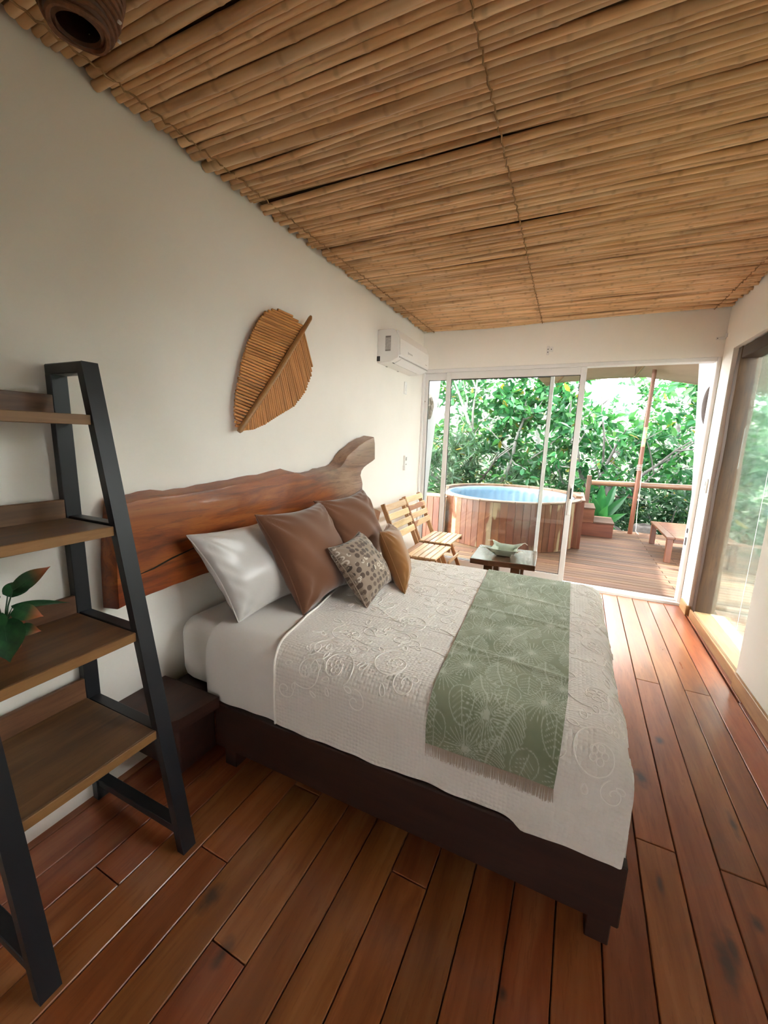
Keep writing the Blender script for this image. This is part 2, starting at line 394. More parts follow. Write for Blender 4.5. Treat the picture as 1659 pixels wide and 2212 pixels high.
def m_quilt():
    m, nt, b = newmat('matelasse_quilt')
    tc = nt.nodes.new('ShaderNodeTexCoord').outputs['Object']
    b.inputs['Base Color'].default_value = (.82, .765, .70, 1); b.inputs['Roughness'].default_value = .88; b.inputs['Sheen Weight'].default_value = .25; b.inputs['Specular IOR Level'].default_value = .2
    vo = nd(nt, 'ShaderNodeTexVoronoi', {'Vector': vmul(nt, tc, (1, 1.25, .9)), 'Scale': 78.0, 'Randomness': .3}).outputs['Distance']
    h = mth(nt, 'ADD', mth(nt, 'MULTIPLY', vo, -1.0), mth(nt, 'MULTIPLY', noise(nt, tc, 700, 2), .15))
    bump(nt, b, h, .65, .008); return m
M['quilt'] = m_quilt()
M['embroidery'] = fabric('white_embroidery', (.93, .88, .81), 900, .1, .8, .35, .02)
def m_print():
    m, nt, b = newmat('palm_leaf_print')
    at = nd(nt, 'ShaderNodeAttribute', attribute_name='shade').outputs['Fac']
    tc = nt.nodes.new('ShaderNodeTexCoord').outputs['Object']
    base = ramp(nt, noise(nt, tc, 6, 3, .6), [(.35, (.17, .20, .115)), (.65, (.25, .275, .175))])
    col = mixc(nt, mth(nt, 'MULTIPLY', at, .62), base, (.66, .68, .57))
    nt.links.new(col, b.inputs['Base Color']); b.inputs['Roughness'].default_value = .8; b.inputs['Sheen Weight'].default_value = .25; b.inputs['Specular IOR Level'].default_value = .25
    bump(nt, b, mth(nt, 'ADD', at, mth(nt, 'MULTIPLY', noise(nt, tc, 800, 2), .4)), .12, .003); return m
M['print'] = m_print()
M['fringe'] = fabric('tan_fringe', (.55, .43, .33), 800, .2, .9, .2)
def m_dots():
    m, nt, b = newmat('hexagon_dot_print')
    at = nd(nt, 'ShaderNodeAttribute', attribute_name='shade').outputs['Vector']
    vo = nd(nt, 'ShaderNodeTexVoronoi', {'Vector': at, 'Scale': 1.0, 'Randomness': .38}, voronoi_dimensions='2D')
    sc = nd(nt, 'ShaderNodeSeparateColor', {0: vo.outputs['Color']})
    zone = noise(nt, vmul(nt, at, (.12, .12, 1)), 1.6, 2)
    dot = mth(nt, 'LESS_THAN', vo.outputs['Distance'], mth(nt, 'ADD', .30, mth(nt, 'MULTIPLY', sc.outputs[1], .16)))
    dot = mth(nt, 'MULTIPLY', dot, mth(nt, 'GREATER_THAN', sc.outputs[2], .12))
    ring = mth(nt, 'GREATER_THAN', vo.outputs['Distance'], .17)
    dcol = mixc(nt, mth(nt, 'GREATER_THAN', zone, .54), mixc(nt, sc.outputs[0], (.055, .033, .022), (.12, .075, .05)), mixc(nt, ring, (.25, .19, .14), (.56, .48, .39)))
    col = mixc(nt, dot, (.27, .20, .145), dcol)
    nt.links.new(col, b.inputs['Base Color']); b.inputs['Roughness'].default_value = .85; b.inputs['Sheen Weight'].default_value = .3; return m
M['dots'] = m_dots()
def m_leaf(name, c1, c2, c3, rough=.35, trans=.32):
    m, nt, b = newmat(name)
    at = nd(nt, 'ShaderNodeAttribute', attribute_name='shade').outputs['Fac']
    oi = nt.nodes.new('ShaderNodeObjectInfo').outputs['Random']
    f = mth(nt, 'FRACT', mth(nt, 'ADD', at, oi))
    col = ramp(nt, f, [(.0, c1), (.55, c2), (.93, c3), (.975, tuple(c3)), (.985, (.22, .17, .02))])
    nt.links.new(col, b.inputs['Base Color']); b.inputs['Roughness'].default_value = rough; b.inputs['Specular IOR Level'].default_value = .3
    out = nt.nodes['Material Output']
    tl = nd(nt, 'ShaderNodeBsdfTranslucent', {'Color': mixc(nt, .5, col, (.05, .17, .03))})
    mx = nd(nt, 'ShaderNodeMixShader', {0: trans, 1: b.outputs[0], 2: tl.outputs[0]})
    nt.links.new(mx.outputs[0], out.inputs[0]); return m
M['leaf_fig'] = m_leaf('glossy_fig_leaf', (.006, .042, .015), (.015, .105, .034), (.05, .18, .04))
M['leaf_small'] = m_leaf('small_tree_leaf', (.007, .044, .02), (.016, .082, .038), (.048, .145, .055), .5)
M['leaf_grass'] = m_leaf('narrow_leaf', (.006, .030, .014), (.016, .06, .026), (.05, .11, .05), .5)
M['leaf_big'] = m_leaf('big_garden_leaf', (.008, .07, .02), (.016, .10, .03), (.03, .13, .04), .3)
def m_potleaf():
    m, nt, b = newmat('house_plant_leaf')
    at = nd(nt, 'ShaderNodeAttribute', attribute_name='shade').outputs['Fac']
    tc = nt.nodes.new('ShaderNodeTexCoord').outputs['Object']
    col = mixc(nt, at, ramp(nt, noise(nt, tc, 30, 3), [(.35, (.012, .05, .02)), (.65, (.03, .12, .035))]), (.42, .10, .03))
    nt.links.new(col, b.inputs['Base Color']); b.inputs['Roughness'].default_value = .4; return m
M['leaf_pot'] = m_potleaf()
M['lampshade'] = plain('brown_rattan_shade', (.10, .038, .018), .45, .3, scale=30)
M['rope'] = plain('brown_rope', (.16, .065, .03), .7, .3, scale=60)
M['white_blob'] = plain('shell_inlay', (.75, .72, .68), .4)

# ================================================================== THE SETTING
XR, YF, ZC = 2.575, 4.26, 2.50        # right wall, far wall, underside of canes
def simple(name, mat, boxes, **k):
    b = MB()
    for c, d in boxes: b.box(c, d)
    return b.build(name, mat, **k)
def bx(x0, x1, y0, y1, z0, z1): return ((x0+x1)/2, (y0+y1)/2, (z0+z1)/2), (x1-x0, y1-y0, z1-z0)

# floor: dark base with a plank for every board
fl = struct(simple('floor', M['black_gap'], [bx(-.1, 2.75, -2.0, 4.24, -.12, -.024)]))
SL = .0167
for k in range(-1, 22):
    xe = 2.566-.1237*k
    r = k-1                                   # board between edge k-1 and k
    cuts = [2.705, .33, -1.1] if r % 2 else [1.518, -.55]
    if r in (2, 4): cuts = [1.518, -.45]
    if r > 6: cuts = [c+rnd.uniform(-.5, .5) for c in cuts]
    ys = [4.238]+cuts+[-1.98]
    for a, b_ in zip(ys, ys[1:]):
        w_ = .1237-.0035; x0 = xe+.0018
        b = MB(); L = a-b_-.003; ym = (a+b_)/2
        R = np.array(Matrix.Rotation(-math.atan(SL), 3, 'Z'))
        xm = x0+w_/2-SL*(4.26-ym)
        if xm < -.05: continue
        if xm > 2.6 and k <= 0: w_ = .1; 
        b.box((xm, ym, -.012+rnd.uniform(-.0006, .0006)), (w_, L, .024), .0022, R)
        b.build('plank', M['floor_y'], fl)

struct(simple('wall_left', M['wall'], [bx(-.16, 0, -2.0, 4.40, -.1, 2.66)]))
struct(simple('wall_back', M['wall'], [bx(-.16, 1.72, -2.14, -2.0, -.1, 2.66), bx(2.52, 2.72, -2.14, -2.0, -.1, 2.66), bx(1.72, 2.52, -2.14, -2.0, -.1, .62), bx(1.72, 2.52, -2.14, -2.0, 1.15, 2.66)]))
b = MB()
for c, d in (bx(XR, XR+.15, -2.0, 1.05, -.1, 2.66), bx(XR, XR+.15, 1.05, 2.36, -.1, 1.36), bx(XR, XR+.15, 1.05, 2.36, 2.20, 2.66), bx(XR, XR+.15, 2.36, 2.9, -.1, 2.66), bx(XR, XR+.15, 2.9, 4.02, 2.155, 2.66), bx(XR, XR+.15, 4.02, 4.40, -.1, 2.66)): b.box(c, d)
struct(b.build('wall_right', M['wall']))
struct(simple('wall_far', M['wall'], [bx(0, XR, YF, YF+.14, 2.14, 2.66)]))
# outer wing walls that carry on past the sliding door
b = MB(); b.prism([(4.40, -.1), (4.43, 0), (5.02, 2.5), (4.40, 2.5)], 0, -.14, 0.0); struct(b.build('wall_outer_left', M['white_outer'], recalc=True))
b = MB(); b.prism([(4.40, -.1), (4.43, 0), (5.42, 2.42), (4.40, 2.42)], 0, 2.65, 2.80); struct(b.build('wall_outer_right', M['white_outer'], recalc=True))

# unseen slab over the room, its eave added to keep sun off the windows
struct(simple('added_eave_slab', M['white_outer'], [bx(-.3, 3.75, -2.3, 4.40, 2.665, 2.75)]))
# ceiling: dark board with a bamboo cane for every pole
ce = struct(simple('ceiling', M['ceil_board'], [bx(-.16, 2.72, -2.14, 4.40, 2.545, 2.66)]))
def cane_mesh(seed):
    rg = random.Random(seed); xs = []; rs = []; cs = []
    r0 = rg.uniform(.0105, .0150); x = -1.262; tap = rg.uniform(-.18, .18)
    nodes = []; q = x+rg.uniform(.03, .25)
    while q < 1.26: nodes.append(q); q += rg.uniform(.20, .34)
    pts = [(-1.262, 1, .25)]
    for q in nodes:
        pts += [(q-.05, .99, 0), (q-.012, 1.02, .05), (q-.004, 1.10, .22), (q+.004, 1.08, .28), (q+.012, 1.0, .08), (q+.06, .96, 0)]
    pts.append((1.262, 1, .2)); pts = sorted(set(pts))
    ph = [rg.uniform(0, 6) for _ in range(4)]; am = rg.uniform(.003, .008)
    P = [(x, am*math.sin(2.1*x+ph[0])+am*.5*math.sin(5.3*x+ph[1]), .35*am*math.sin(3*x+ph[2])) for x, _, _ in pts]
    b = MB(); b.tube(P, [r0*k*(1+tap*x/1.26) for x, k, _ in pts], 9, True, [c for _, _, c in pts])
    return b, r0
canes = []
for s in range(14):
    b, r0 = cane_mesh(s)
    o = b.build('bamboo_pole', M['bamboo'], ce, smooth=True, sharp=50); canes.append((o, r0))
y = .45; k = 0
while y < 4.235:
    o, r0 = canes[k] if k < 14 else canes[rnd.randrange(14)]
    s = rnd.uniform(.82, 1.18)*(1.08 if y < 1.6 else 1.0); r = r0*s; y += r*.97
    flip = rnd.choice((0, math.pi))
    z = ZC+.016+rnd.uniform(-.007, .007)
    Mx = Matrix.Translation((1.293+rnd.uniform(-.020, .020), y, z))@Matrix.Rotation(flip+rnd.uniform(-.004, .004), 4, 'Z')@Matrix.Rotation(rnd.uniform(0, 6), 4, 'X')@Matrix.Diagonal((1, s, s, 1))
    if k < 14: o.matrix_basis = Matrix.Translation(-wloc(ce))@Mx
    else: inst(o, ce, Mx)
    y += r*.97; k += 1
for x0, dx in ((.10, .03), (1.205, -.03), (2.44, .02)):
    P = []; n = 200
    for i in range(n):
        t = i/(n-1); P.append((x0+dx*t+.004*math.sin(i*1.7), .5+3.72*t, ZC-.004+.006*math.sin(i*2.4)))
    b = MB(); b.tube(P, .0032, 5); b.build('lashing_cord', M['lash'], ce, smooth=True)

# baseboards
b = MB(); b.box(*bx(XR-.018, XR, -1.98, 2.885, 0, .095), .003); struct(b.build('baseboard_right', M['base_y']))
b = MB(); b.box(*bx(XR-.018, XR+.0, 4.03, 4.21, 0, .085), .003); b.box(*bx(XR-.018, XR+.02, 4.012, 4.032, 0, .085), .003); struct(b.build('baseboard_far', M['base_y']))

# right-hand window: timber posts, header, thick sill and a scuffed acrylic pane
wn = thing('window_1', 'tall fixed side window of scuffed acrylic in a rough timber frame', 'window', (2.66, 3.42, 0)); wn['kind'] = 'structure'
def timber(p, q, wx, wy, seed, name, mat):
    rg = random.Random(seed); p = Vector(p); q = Vector(q); n = 14; G = []
    d = (q-p).normalized(); ax = Vector((1, 0, 0)); ay = d.cross(ax)
    b = MB(); rings = []
    for i in range(n):
        c = p.lerp(q, i/(n-1)); ww = 1+rg.uniform(-.05, .05)
        rings.append([c+ax*(sx*wx/2*ww)+ay*(sy*wy/2*ww) for sx, sy in ((-.9, -1), (.9, -1), (1, -.9), (1, .9), (.9, 1), (-.9, 1), (-1, .9), (-1, -.9))])
    v = [tuple(x) for r in rings for x in r]; f = [(i*8+j, i*8+(j+1) % 8, (i+1)*8+(j+1) % 8, (i+1)*8+j) for i in range(n-1) for j in range(8)]
    f += [tuple(range(8))[::-1], tuple((n-1)*8+j for j in range(8))]
    b.add(v, f); return b.build(name, mat, wn, smooth=True, recalc=True)
timber((2.665, 3.965, 0), (2.665, 3.965, 2.15), .13, .085, 1, 'window_post', M['post_z'])
timber((2.69, 2.92, 0.08), (2.69, 2.92, 2.15), .08, .05, 2, 'window_post', M['post_z'])
timber((2.665, 2.95, 2.105), (2.665, 3.92, 2.105), .12, .085, 3, 'window_header', M['post_y'])
b = MB(); b.box(*bx(2.59, 2.80, 2.90, 3.925, 0, .08), .008); b.build('window_sill', M['sill'], wn)
b = MB(); b.box(*bx(2.578, 2.592, 2.90, 3.98, -.02, .07), .003); b.build('sill_fascia', M['base_y'], wn)
b = MB(); b.box(*bx(2.700, 2.706, 2.945, 3.923, .08, 2.064)); b.build('pane', M['frost'], wn)
b = MB(); b.box(*bx(2.6985, 2.6998, 3.378, 3.3815, .16, 1.30)); b.build('pale_strip', M['white_blob'], wn)  # narrow upright white strip on the room side of the pane

# unseen side window, added to bring fill daylight onto bed and left wall
wn2 = thing('added_window_side', 'added unseen side window in the right wall, for fill daylight', 'window', (2.65, 1.7, 1.36)); wn2['kind'] = 'structure'
b = MB()
for q in (bx(2.60, 2.69, 1.05, 1.09, 1.36, 2.20), bx(2.60, 2.69, 2.32, 2.36, 1.36, 2.20), bx(2.60, 2.69, 1.09, 2.32, 1.36, 1.40), bx(2.60, 2.69, 1.09, 2.32, 2.16, 2.20)): b.box(*q, .003)
b.build('added_window_frame', M['base_y'], wn2)
b = MB(); b.box(*bx(2.645, 2.650, 1.088, 2.322, 1.398, 2.162)); b.build('pane', M['glass'], wn2)

# unseen back window, added to lift the dark near side of the bed
wn3 = thing('added_window_back', 'added unseen window in the back wall, for fill daylight', 'window', (2.12, -2.07, .62)); wn3['kind'] = 'structure'
b = MB()
for q in (bx(1.72, 1.76, -2.11, -2.03, .62, 1.15), bx(2.48, 2.52, -2.11, -2.03, .62, 1.15), bx(1.76, 2.48, -2.11, -2.03, .62, .66), bx(1.76, 2.48, -2.11, -2.03, 1.11, 1.15)): b.box(*q, .003)
b.build('added_window_frame', M['base_x'], wn3)
b = MB(); b.box(*bx(1.758, 2.482, -2.072, -2.067, .658, 1.112)); b.build('pane', M['glass'], wn3)

# sliding door across the far wall
dr = thing('door_1', 'white aluminium sliding glass door to the deck, right half open', 'door', (XR/2, YF+.05, 0)); dr['kind'] = 'structure'
b = MB()
for q in (bx(0, .022, YF+.005, YF+.10, 0, 2.14), bx(2.545, XR, YF+.005, YF+.10, 0, 2.14), bx(.022, 2.545, YF+.005, YF+.10, 2.105, 2.14)): b.box(*q, .004)
b.build('door_frame', M['alu'], dr)
b = MB(); b.box(*bx(0, XR, YF-.015, YF+.11, -.02, .022), .004); b.box(*bx(.02, 2.56, YF+.026, YF+.030, .022, .034)); b.box(*bx(.02, 2.56, YF+.066, YF+.070, .022, .034)); b.build('threshold_track', M['alu'], dr)
def panel(x0, x1, yc, sw, name):
    p = link(bpy.data.objects.new(name, None)); attach(p, dr, ((x0+x1)/2, yc, 0))
    z0, z1 = .034, 2.104; d = .034
    for nm, q in (('stile', bx(x0, x0+sw, yc-d/2, yc+d/2, z0, z1)), ('stile', bx(x1-sw, x1, yc-d/2, yc+d/2, z0, z1)),
                  ('rail', bx(x0+sw, x1-sw, yc-d/2, yc+d/2, z1-.068, z1)), ('rail', bx(x0+sw, x1-sw, yc-d/2, yc+d/2, z0, z0+.07))):
        b = MB(); b.box(*q, .003); b.build(nm, M['alu'], p)
    b = MB(); b.box(*bx(x0+sw-.003, x1-sw+.003, yc-.003, yc+.003, z0+.067, z1-.065)); b.build('pane', M['glass'], p)
    # dark rubber seal round the glass
    b = MB(); s = .005
    for q in (bx(x0+sw, x0+sw+s, yc-.006, yc+.006, z0+.07, z1-.068), bx(x1-sw-s, x1-sw, yc-.006, yc+.006, z0+.07, z1-.068), bx(x0+sw, x1-sw, yc-.006, yc+.006, z1-.068-s, z1-.068), bx(x0+sw, x1-sw, yc-.006, yc+.006, z0+.07, z0+.07+s)): b.box(*q)
    b.build('glazing_seal', M['plastic_dark'], p)
    return p
panel(.022, 1.322, YF+.075, .034, 'fixed_panel')
sp = panel(.268, 1.595, YF+.030, .05, 'sliding_panel')
b = MB(); b.box(*bx(1.560, 1.588, YF+.006, YF+.014, .72, 1.02), .004); b.box(*bx(1.566, 1.582, YF+.001, YF+.007, .86, 1.00), .003)
b.build('door_latch', M['plastic'], sp)
b = MB(); b.box(*bx(1.567, 1.581, YF-.002, YF+.002, .88, .985), .001); b.build('latch_slot', M['plastic_dark'], sp)
b = MB(); b.box(*bx(2.541, 2.546, YF+.02, YF+.05, .55, .62)); b.box(*bx(2.541, 2.546, YF+.02, YF+.05, .66, .70)); b.build('jamb_stop', M['plastic_dark'], dr)

# ================================================================== THE BED
bed = thing('platform_bed', 'dark mahogany platform bed frame on short block legs', 'bed', (1.0, 1.8, 0))
b = MB(); b.box(*bx(.30, 1.80, 1.085, 1.122, .093, .296), .004); b.build('side_rail', M['bedwood'], bed)
b = MB(); b.box(*bx(.30, 1.80, 2.52, 2.557, .093, .296), .004); b.build('side_rail', M['bedwood'], bed)
b = MB(); b.box(*bx(1.765, 1.80, 1.122, 2.52, .093, .296), .004); b.build('foot_rail', M['bedwood'], bed)
b = MB(); b.box(*bx(.03, 1.765, 1.122, 2.52, .26, .296)); b.build('platform', M['bedwood'], bed)
for x in (1.755, .36):
    for yy in (1.135, 2.505):
        b = MB(); b.box((x, yy, .047), (.062, .062, .094), .003); b.build('leg', M['bedwood'], bed)
for y0, y1 in ((.865, 1.085), (2.557, 2.78)):
    b = MB(); b.prism([(.003, y0), (.27, y0), (.305, y0+.05), (.33, y1), (.003, y1)], 2, .28, .33); b.build('bedside_ledge', M['ledge'], bed, recalc=True)
    b = MB(); b.box(*bx(.02, .30, y0+(.05 if y0 < 2 else 0), y1-(.0 if y0 < 2 else .05), .09, .28), .003); b.build('ledge_support', M['bedwood'], bed)

# mattress (rounded) in a white sheet
def rbox_grid(x0, x1, y0, y1, z0, z1, r, n=40):
    """superellipse-cornered box as a closed lathe-like grid"""
    b = MB(); cx, cy = (x0+x1)/2, (y0+y1)/2; hx, hy = (x1-x0)/2, (y1-y0)/2; m = 96; rc = .09
    def ring(ins, z):
        P = []
        for q, (sx, sy) in enumerate(((1, 1), (-1, 1), (-1, -1), (1, -1))):
            for k in range(m//4):
                a = math.pi/2*(q+k/(m//4-1)); P.append((cx+sx*(hx-rc)+(rc-ins)*math.cos(a), cy+sy*(hy-rc)+(rc-ins)*math.sin(a), z))
        return P
    R = [ring(r, z0)]+[ring(r-r*math.sin(t), z0+r-r*math.cos(t)) for t in np.linspace(.3, math.pi/2, 4)]
    R += [ring(r-r*math.cos(t), z1-r+r*math.sin(t)) for t in np.linspace(0, math.pi/2, 6)]
    v = [p for q in R for p in q]; nn = len(R[0])
    f = [(i*nn+j, i*nn+(j+1) % nn, (i+1)*nn+(j+1) % nn, (i+1)*nn+j) for i in range(len(R)-1) for j in range(nn)]
    f.append(tuple((len(R)-1)*nn+j for j in range(nn))); f.append(tuple(range(nn))[::-1]); b.add(v, f); return b
ma = rbox_grid(.025, 1.755, 1.125, 2.53, .297, .590, .07).build('mattress', M['sheet'], smooth=True, sharp=60)
tag(ma, 'thick mattress in a plain white fitted sheet, showing at the head of the bed', 'mattress')

# cloth mapping: (a, b) = arclengths over the mattress -> point, with soft rounded edges
def edge_path(s, e0, zt, r):
    """distance s past the start of the curve: returns outward offset, drop"""
    q = r*math.pi/2
    t = np.clip(s/r, 0, math.pi/2)
    out = np.where(s < 0, s, r*np.sin(t)); drop = np.where(s < 0, 0, r*(1-np.cos(t)))+np.clip(s-q, 0, None)
    return out, drop
def cloth(a, b, off=0.0, zt=.600):
    """a = distance along x (foot edge curve starts at x=1.70), b = y-like distance; near edge curve starts at y=1.19 (b decreasing), far at 2.46"""
    a = np.asarray(a, float); b = np.asarray(b, float); a, b = np.broadcast_arrays(a, b)
    r = .095
    ox, dx = edge_path(a-1.685, 0, zt, r); x = 1.685+ox
    on, dn = edge_path(1.200-b, 0, zt, r); of, df = edge_path(b-2.45, 0, zt, r)
    yy = np.where(b < 1.8, 1.200-on, 2.45+of); dy = np.where(b < 1.8, dn, df)
    drop = np.maximum(dx, dy)
    # outward normals (approx.)
    sgn = np.where(b < 1.8, -1, 1); sy = np.where(b < 1.8, 1.2-b, b-2.45); wq = (dx**4+1e-12)/(dx**4+dy**4+2e-12)
    nx = np.sin(np.clip((a-1.685)/r, 0, math.pi/2))*np.sqrt(wq)
    ny = sgn*np.sin(np.clip(sy/r, 0, math.pi/2))*np.sqrt(1-wq)
    nz = np.sqrt(np.clip(1-np.minimum(nx**2+ny**2, 1), 0.0004, 1))
    hang = np.clip((np.maximum(dx, dy)-.09)/.2, 0, 1)
    # soft wrinkles on top, hanging folds on the sides
    wr = .0022*np.sin(9*a+3*np.sin(4*b))+.002*np.sin(13*b+5*a)+.0016*np.sin(27*b-8*a+2*np.sin(6*a))
    fold = hang*(.0032*np.sin(21*np.where(dx > dy, b, a)+2*np.sin(5*drop+3*a))+.0018*np.sin(47*np.where(dx > dy, b, a)+1.3+6*drop))
    # folded flap at the near foot corner
    dl = (a-1.50)*.62-(.31-drop); flap = np.exp(-(dl/.022)**2)*.014*np.where((b < 1.2) & (a < 1.80), 1, 0)*hang
    fl2 = .020*np.where(b < 1.2, 1/(1+np.exp(-dl/.004)), 0)*np.clip((1.90-a)/.1, 0, 1)*hang
    d = off+wr+fold+flap+fl2
    z = zt-drop
    return np.stack([x+nx*d, yy+ny*d, z+nz*d*np.where(hang > .9, 0, 1)], -1)
BN, BF = 1.200-.0-.095*math.pi/2-.205, 2.45+.095*math.pi/2+.205    # hems
AF = 1.685+.095*math.pi/2+.19
# flat sheet (turned back part near the head)
bb = np.concatenate([np.linspace(BN, 1.2, 34), np.linspace(1.2, 2.45, 60)[1:], np.linspace(2.45, BF, 24)[1:]])
aa = np.linspace(.25, .68, 40)
A, B = np.meshgrid(aa, bb, indexing='ij')
A = A-.02*np.clip(B-1.3, 0, 1)
b = MB(); b.grid(cloth(A, B, .004)[:, ::-1]); o = b.build('flat_sheet', M['sheet'], smooth=True, sharp=0)
tag(o, 'smooth white flat sheet band between pillows and embroidered quilt', 'sheet')
# quilt
def qstart(B): return .615-.16*np.clip((B-1.05)/.9, 0, 1)
tt = np.concatenate([np.linspace(0, .86, 110), np.linspace(.86, 1, 48)[1:]])
T, B = np.meshgrid(tt, bb, indexing='ij')
A = qstart(B)+(AF-qstart(B))*T
G = cloth(A, B, .010)
b = MB(); b.grid(G[:, ::-1]); q = b.build('quilt', M['quilt'], smooth=True, sharp=0)
tag(q, 'white matelasse quilt with raised vine embroidery, draped over the bed', 'quilt')
b = MB()
tb = np.linspace(BN+.002, BF-.01, 150); b.tube(cloth(qstart(tb), tb, .013), .0045, 6); b.build('piping', M['embroidery'], q, smooth=True)
# raised vines: spirals, leaves, flowers
b = MB(); rg = random.Random(3)
def emb(ab, r=.0028):
    ab = np.asarray(ab); b.tube(cloth(ab[:, 0], ab[:, 1], .0103), r*.82, 5)
def spiral(ca, cb, r0, turns, ph, sgn=1):
    t = np.linspace(0, 1, 26+int(22*turns)); rr = r0*(1-.82*t); an = ph+sgn*2*math.pi*turns*t
    return np.stack([ca+rr*np.cos(an), cb+rr*np.sin(an)], 1)
def eleaf(ca, cb, an, L, W):
    t = np.linspace(0, 2*math.pi, 15); u = L*(.5-.5*np.cos(t)); v = W*np.sin(t)*np.sin(np.clip(t/2, 0, math.pi))**.6
    emb(np.stack([ca+u*math.cos(an)-v*math.sin(an), cb+u*math.sin(an)+v*math.cos(an)], 1), .0030)
def motif(ca, cb, s, ph):
    emb(spiral(ca, cb, .095*s, 1.35, ph), .0030)
    emb(spiral(ca+.19*s*math.cos(ph), cb+.17*s*math.sin(ph), .055*s, 1.2, ph+2.5, -1))
    emb(spiral(ca-.10*s*math.cos(ph+1), cb-.13*s*math.sin(ph+1), .05*s, 1.3, ph+.7))
    for k in range(6):
        a_ = ph+k*1.05; eleaf(ca+.10*s*math.cos(a_), cb+.10*s*math.sin(a_), a_+.5, .042*s, .012*s)
    for k in range(5):
        a_ = ph+k*1.257; t = np.linspace(0, 2*math.pi, 9)
        emb(np.stack([ca+.02*s*math.cos(a_)+.012*s*np.cos(t), cb+.02*s*math.sin(a_)+.012*s*np.sin(t)], 1), .003)
mo = [(.80, 1.34, 1.1, .3), (.72, 1.70, 1.0, 2.0), (.98, 1.55, 1.0, 4.1), (.90, 1.95, 1, 5.2), (.70, 2.25, 1, 1.0), (1.02, 2.28, 1, 3.0), (1.05, 1.22, .9, 1.5),
      (1.70, 1.35, 1.0, 2.2), (1.72, 1.72, 1.05, 4.9), (1.72, 2.08, 1.05, 3.6), (1.72, 2.36, .9, .8), (1.88, 1.55, .8, 1.0), (1.88, 1.95, .8, 2.6), (.75, 1.10, .7, 4.0), (.86, 1.14, .75, 5.5), (1.10, 1.75, .8, .9), (1.12, 2.05, .8, 2.9), (.62, 1.95, .8, 3.3), (.58, 2.4, .8, 5.0), (1.70, 1.12, .8, 1.2), (.84, 2.42, .8, 2.2), (1.66, 1.92, .7, .4), (1.80, 1.28, .7, 5.0)]
for m_ in mo: motif(*m_)
for (a0, b0, a1, b1) in ((.66, 1.62, 1.22, 1.50), (.60, 2.02, 1.18, 1.86), (.66, 1.28, 1.2, 1.36), (.6, 2.38, 1.16, 2.2), (1.64, 1.22, 1.86, 1.50), (1.64, 1.55, 1.90, 1.75), (1.64, 1.9, 1.9, 2.1), (1.64, 2.3, 1.88, 2.38)):
    t = np.linspace(0, 1, 60); d = np.array([a1-a0, b1-b0]); nrm = np.array([-d[1], d[0]])/np.linalg.norm(d)
    P = np.array([a0, b0])+t[:, None]*d+(.030*np.sin(t*2*math.pi*1.6+a0*9))[:, None]*nrm; emb(P, .0032)
    for k in range(4, 58, 7):
        an = math.atan2(d[1], d[0])+(.9 if (k//7) % 2 else -.9); eleaf(P[k, 0], P[k, 1], an, .034, .010)
for (b0, a0, a1) in ((1.545, .58, 1.22), (2.15, .52, 1.19)):
    t = np.linspace(a0, a1, 40); emb(np.stack([t, b0-.045*(t-a0)], 1), .0026)
b.build('embroidery', M['embroidery'], q, smooth=True, kind='stuff')

# bed runner with printed palm fans and a fringe
def runner_ab(u, v):
    """u 0..1 across (head side to foot side), v metres from far hem"""
    bq = BF-.06-v
    a0 = 1.150+.072*np.clip((2.5-bq)/1.4, 0, 1); a1 = 1.618-.018*np.clip((1.3-bq)/.3, 0, 1)
    return a0+(a1-a0)*u, bq
NU, NV = 150, 520; RL = BF-.06-(BN+.150)
U, V = np.meshgrid(np.linspace(0, 1, NU), np.linspace(0, RL, NV), indexing='ij')
RA, RB = runner_ab(U, V)
P = cloth(RA, RB, .016)
wr = .005*np.exp(-((RB-1.36-.35*(RA-1.2))/.02)**2)*(RA < 1.45)+.005*np.exp(-((RB-1.46+.16*(RA-1.2))/.013)**2)+.004*np.exp(-((RB-1.86+.1*(RA-1.2))/.015)**2)+.004*np.exp(-((RB-2.1+.1*(RA-1.2))/.015)**2)
P[..., 2] += wr
# print drawn as flat ink on the cloth, distance to line art in metres
px_, py_ = (U*.455).ravel(), V.ravel(); ink = np.zeros(px_.size)
def stroke(pts, wdt):
    pts = np.asarray(pts, float)
    lo = pts.min(0)-.01; hi = pts.max(0)+.01
    sel = np.where((px_ > lo[0]) & (px_ < hi[0]) & (py_ > lo[1]) & (py_ < hi[1]))[0]
    if not len(sel): return
    X = np.stack([px_[sel], py_[sel]], 1); dm = np.full(len(sel), 9.)
    for p, q_ in zip(pts[:-1], pts[1:]):
        d = q_-p; t = np.clip(((X-p)@d)/(d@d+1e-12), 0, 1); dm = np.minimum(dm, np.linalg.norm(X-p-t[:, None]*d, axis=1))
    ink[sel] = np.maximum(ink[sel], np.clip(1.35-dm/wdt, 0, 1)*.85)
rg = random.Random(8)
def fan(cx, cy, R, an, spread=2.5):
    n = 27
    for k in range(n):
        t = an+spread*(k/(n-1)-.5)*2; L = R*(.72+.28*math.cos((k/(n-1)-.5)*2.2))*rg.uniform(.92, 1.06)
        e = (cx+L*math.cos(t), cy+L*math.sin(t)); s_ = .06
        m1 = (cx+.6*L*math.cos(t+s_*.5), cy+.6*L*math.sin(t+s_*.5)); stroke([(cx, cy), m1, e], .0012)
    stroke([(cx, cy), (cx+.8*R*math.cos(an+math.pi), cy+.8*R*math.sin(an+math.pi))], .0022)
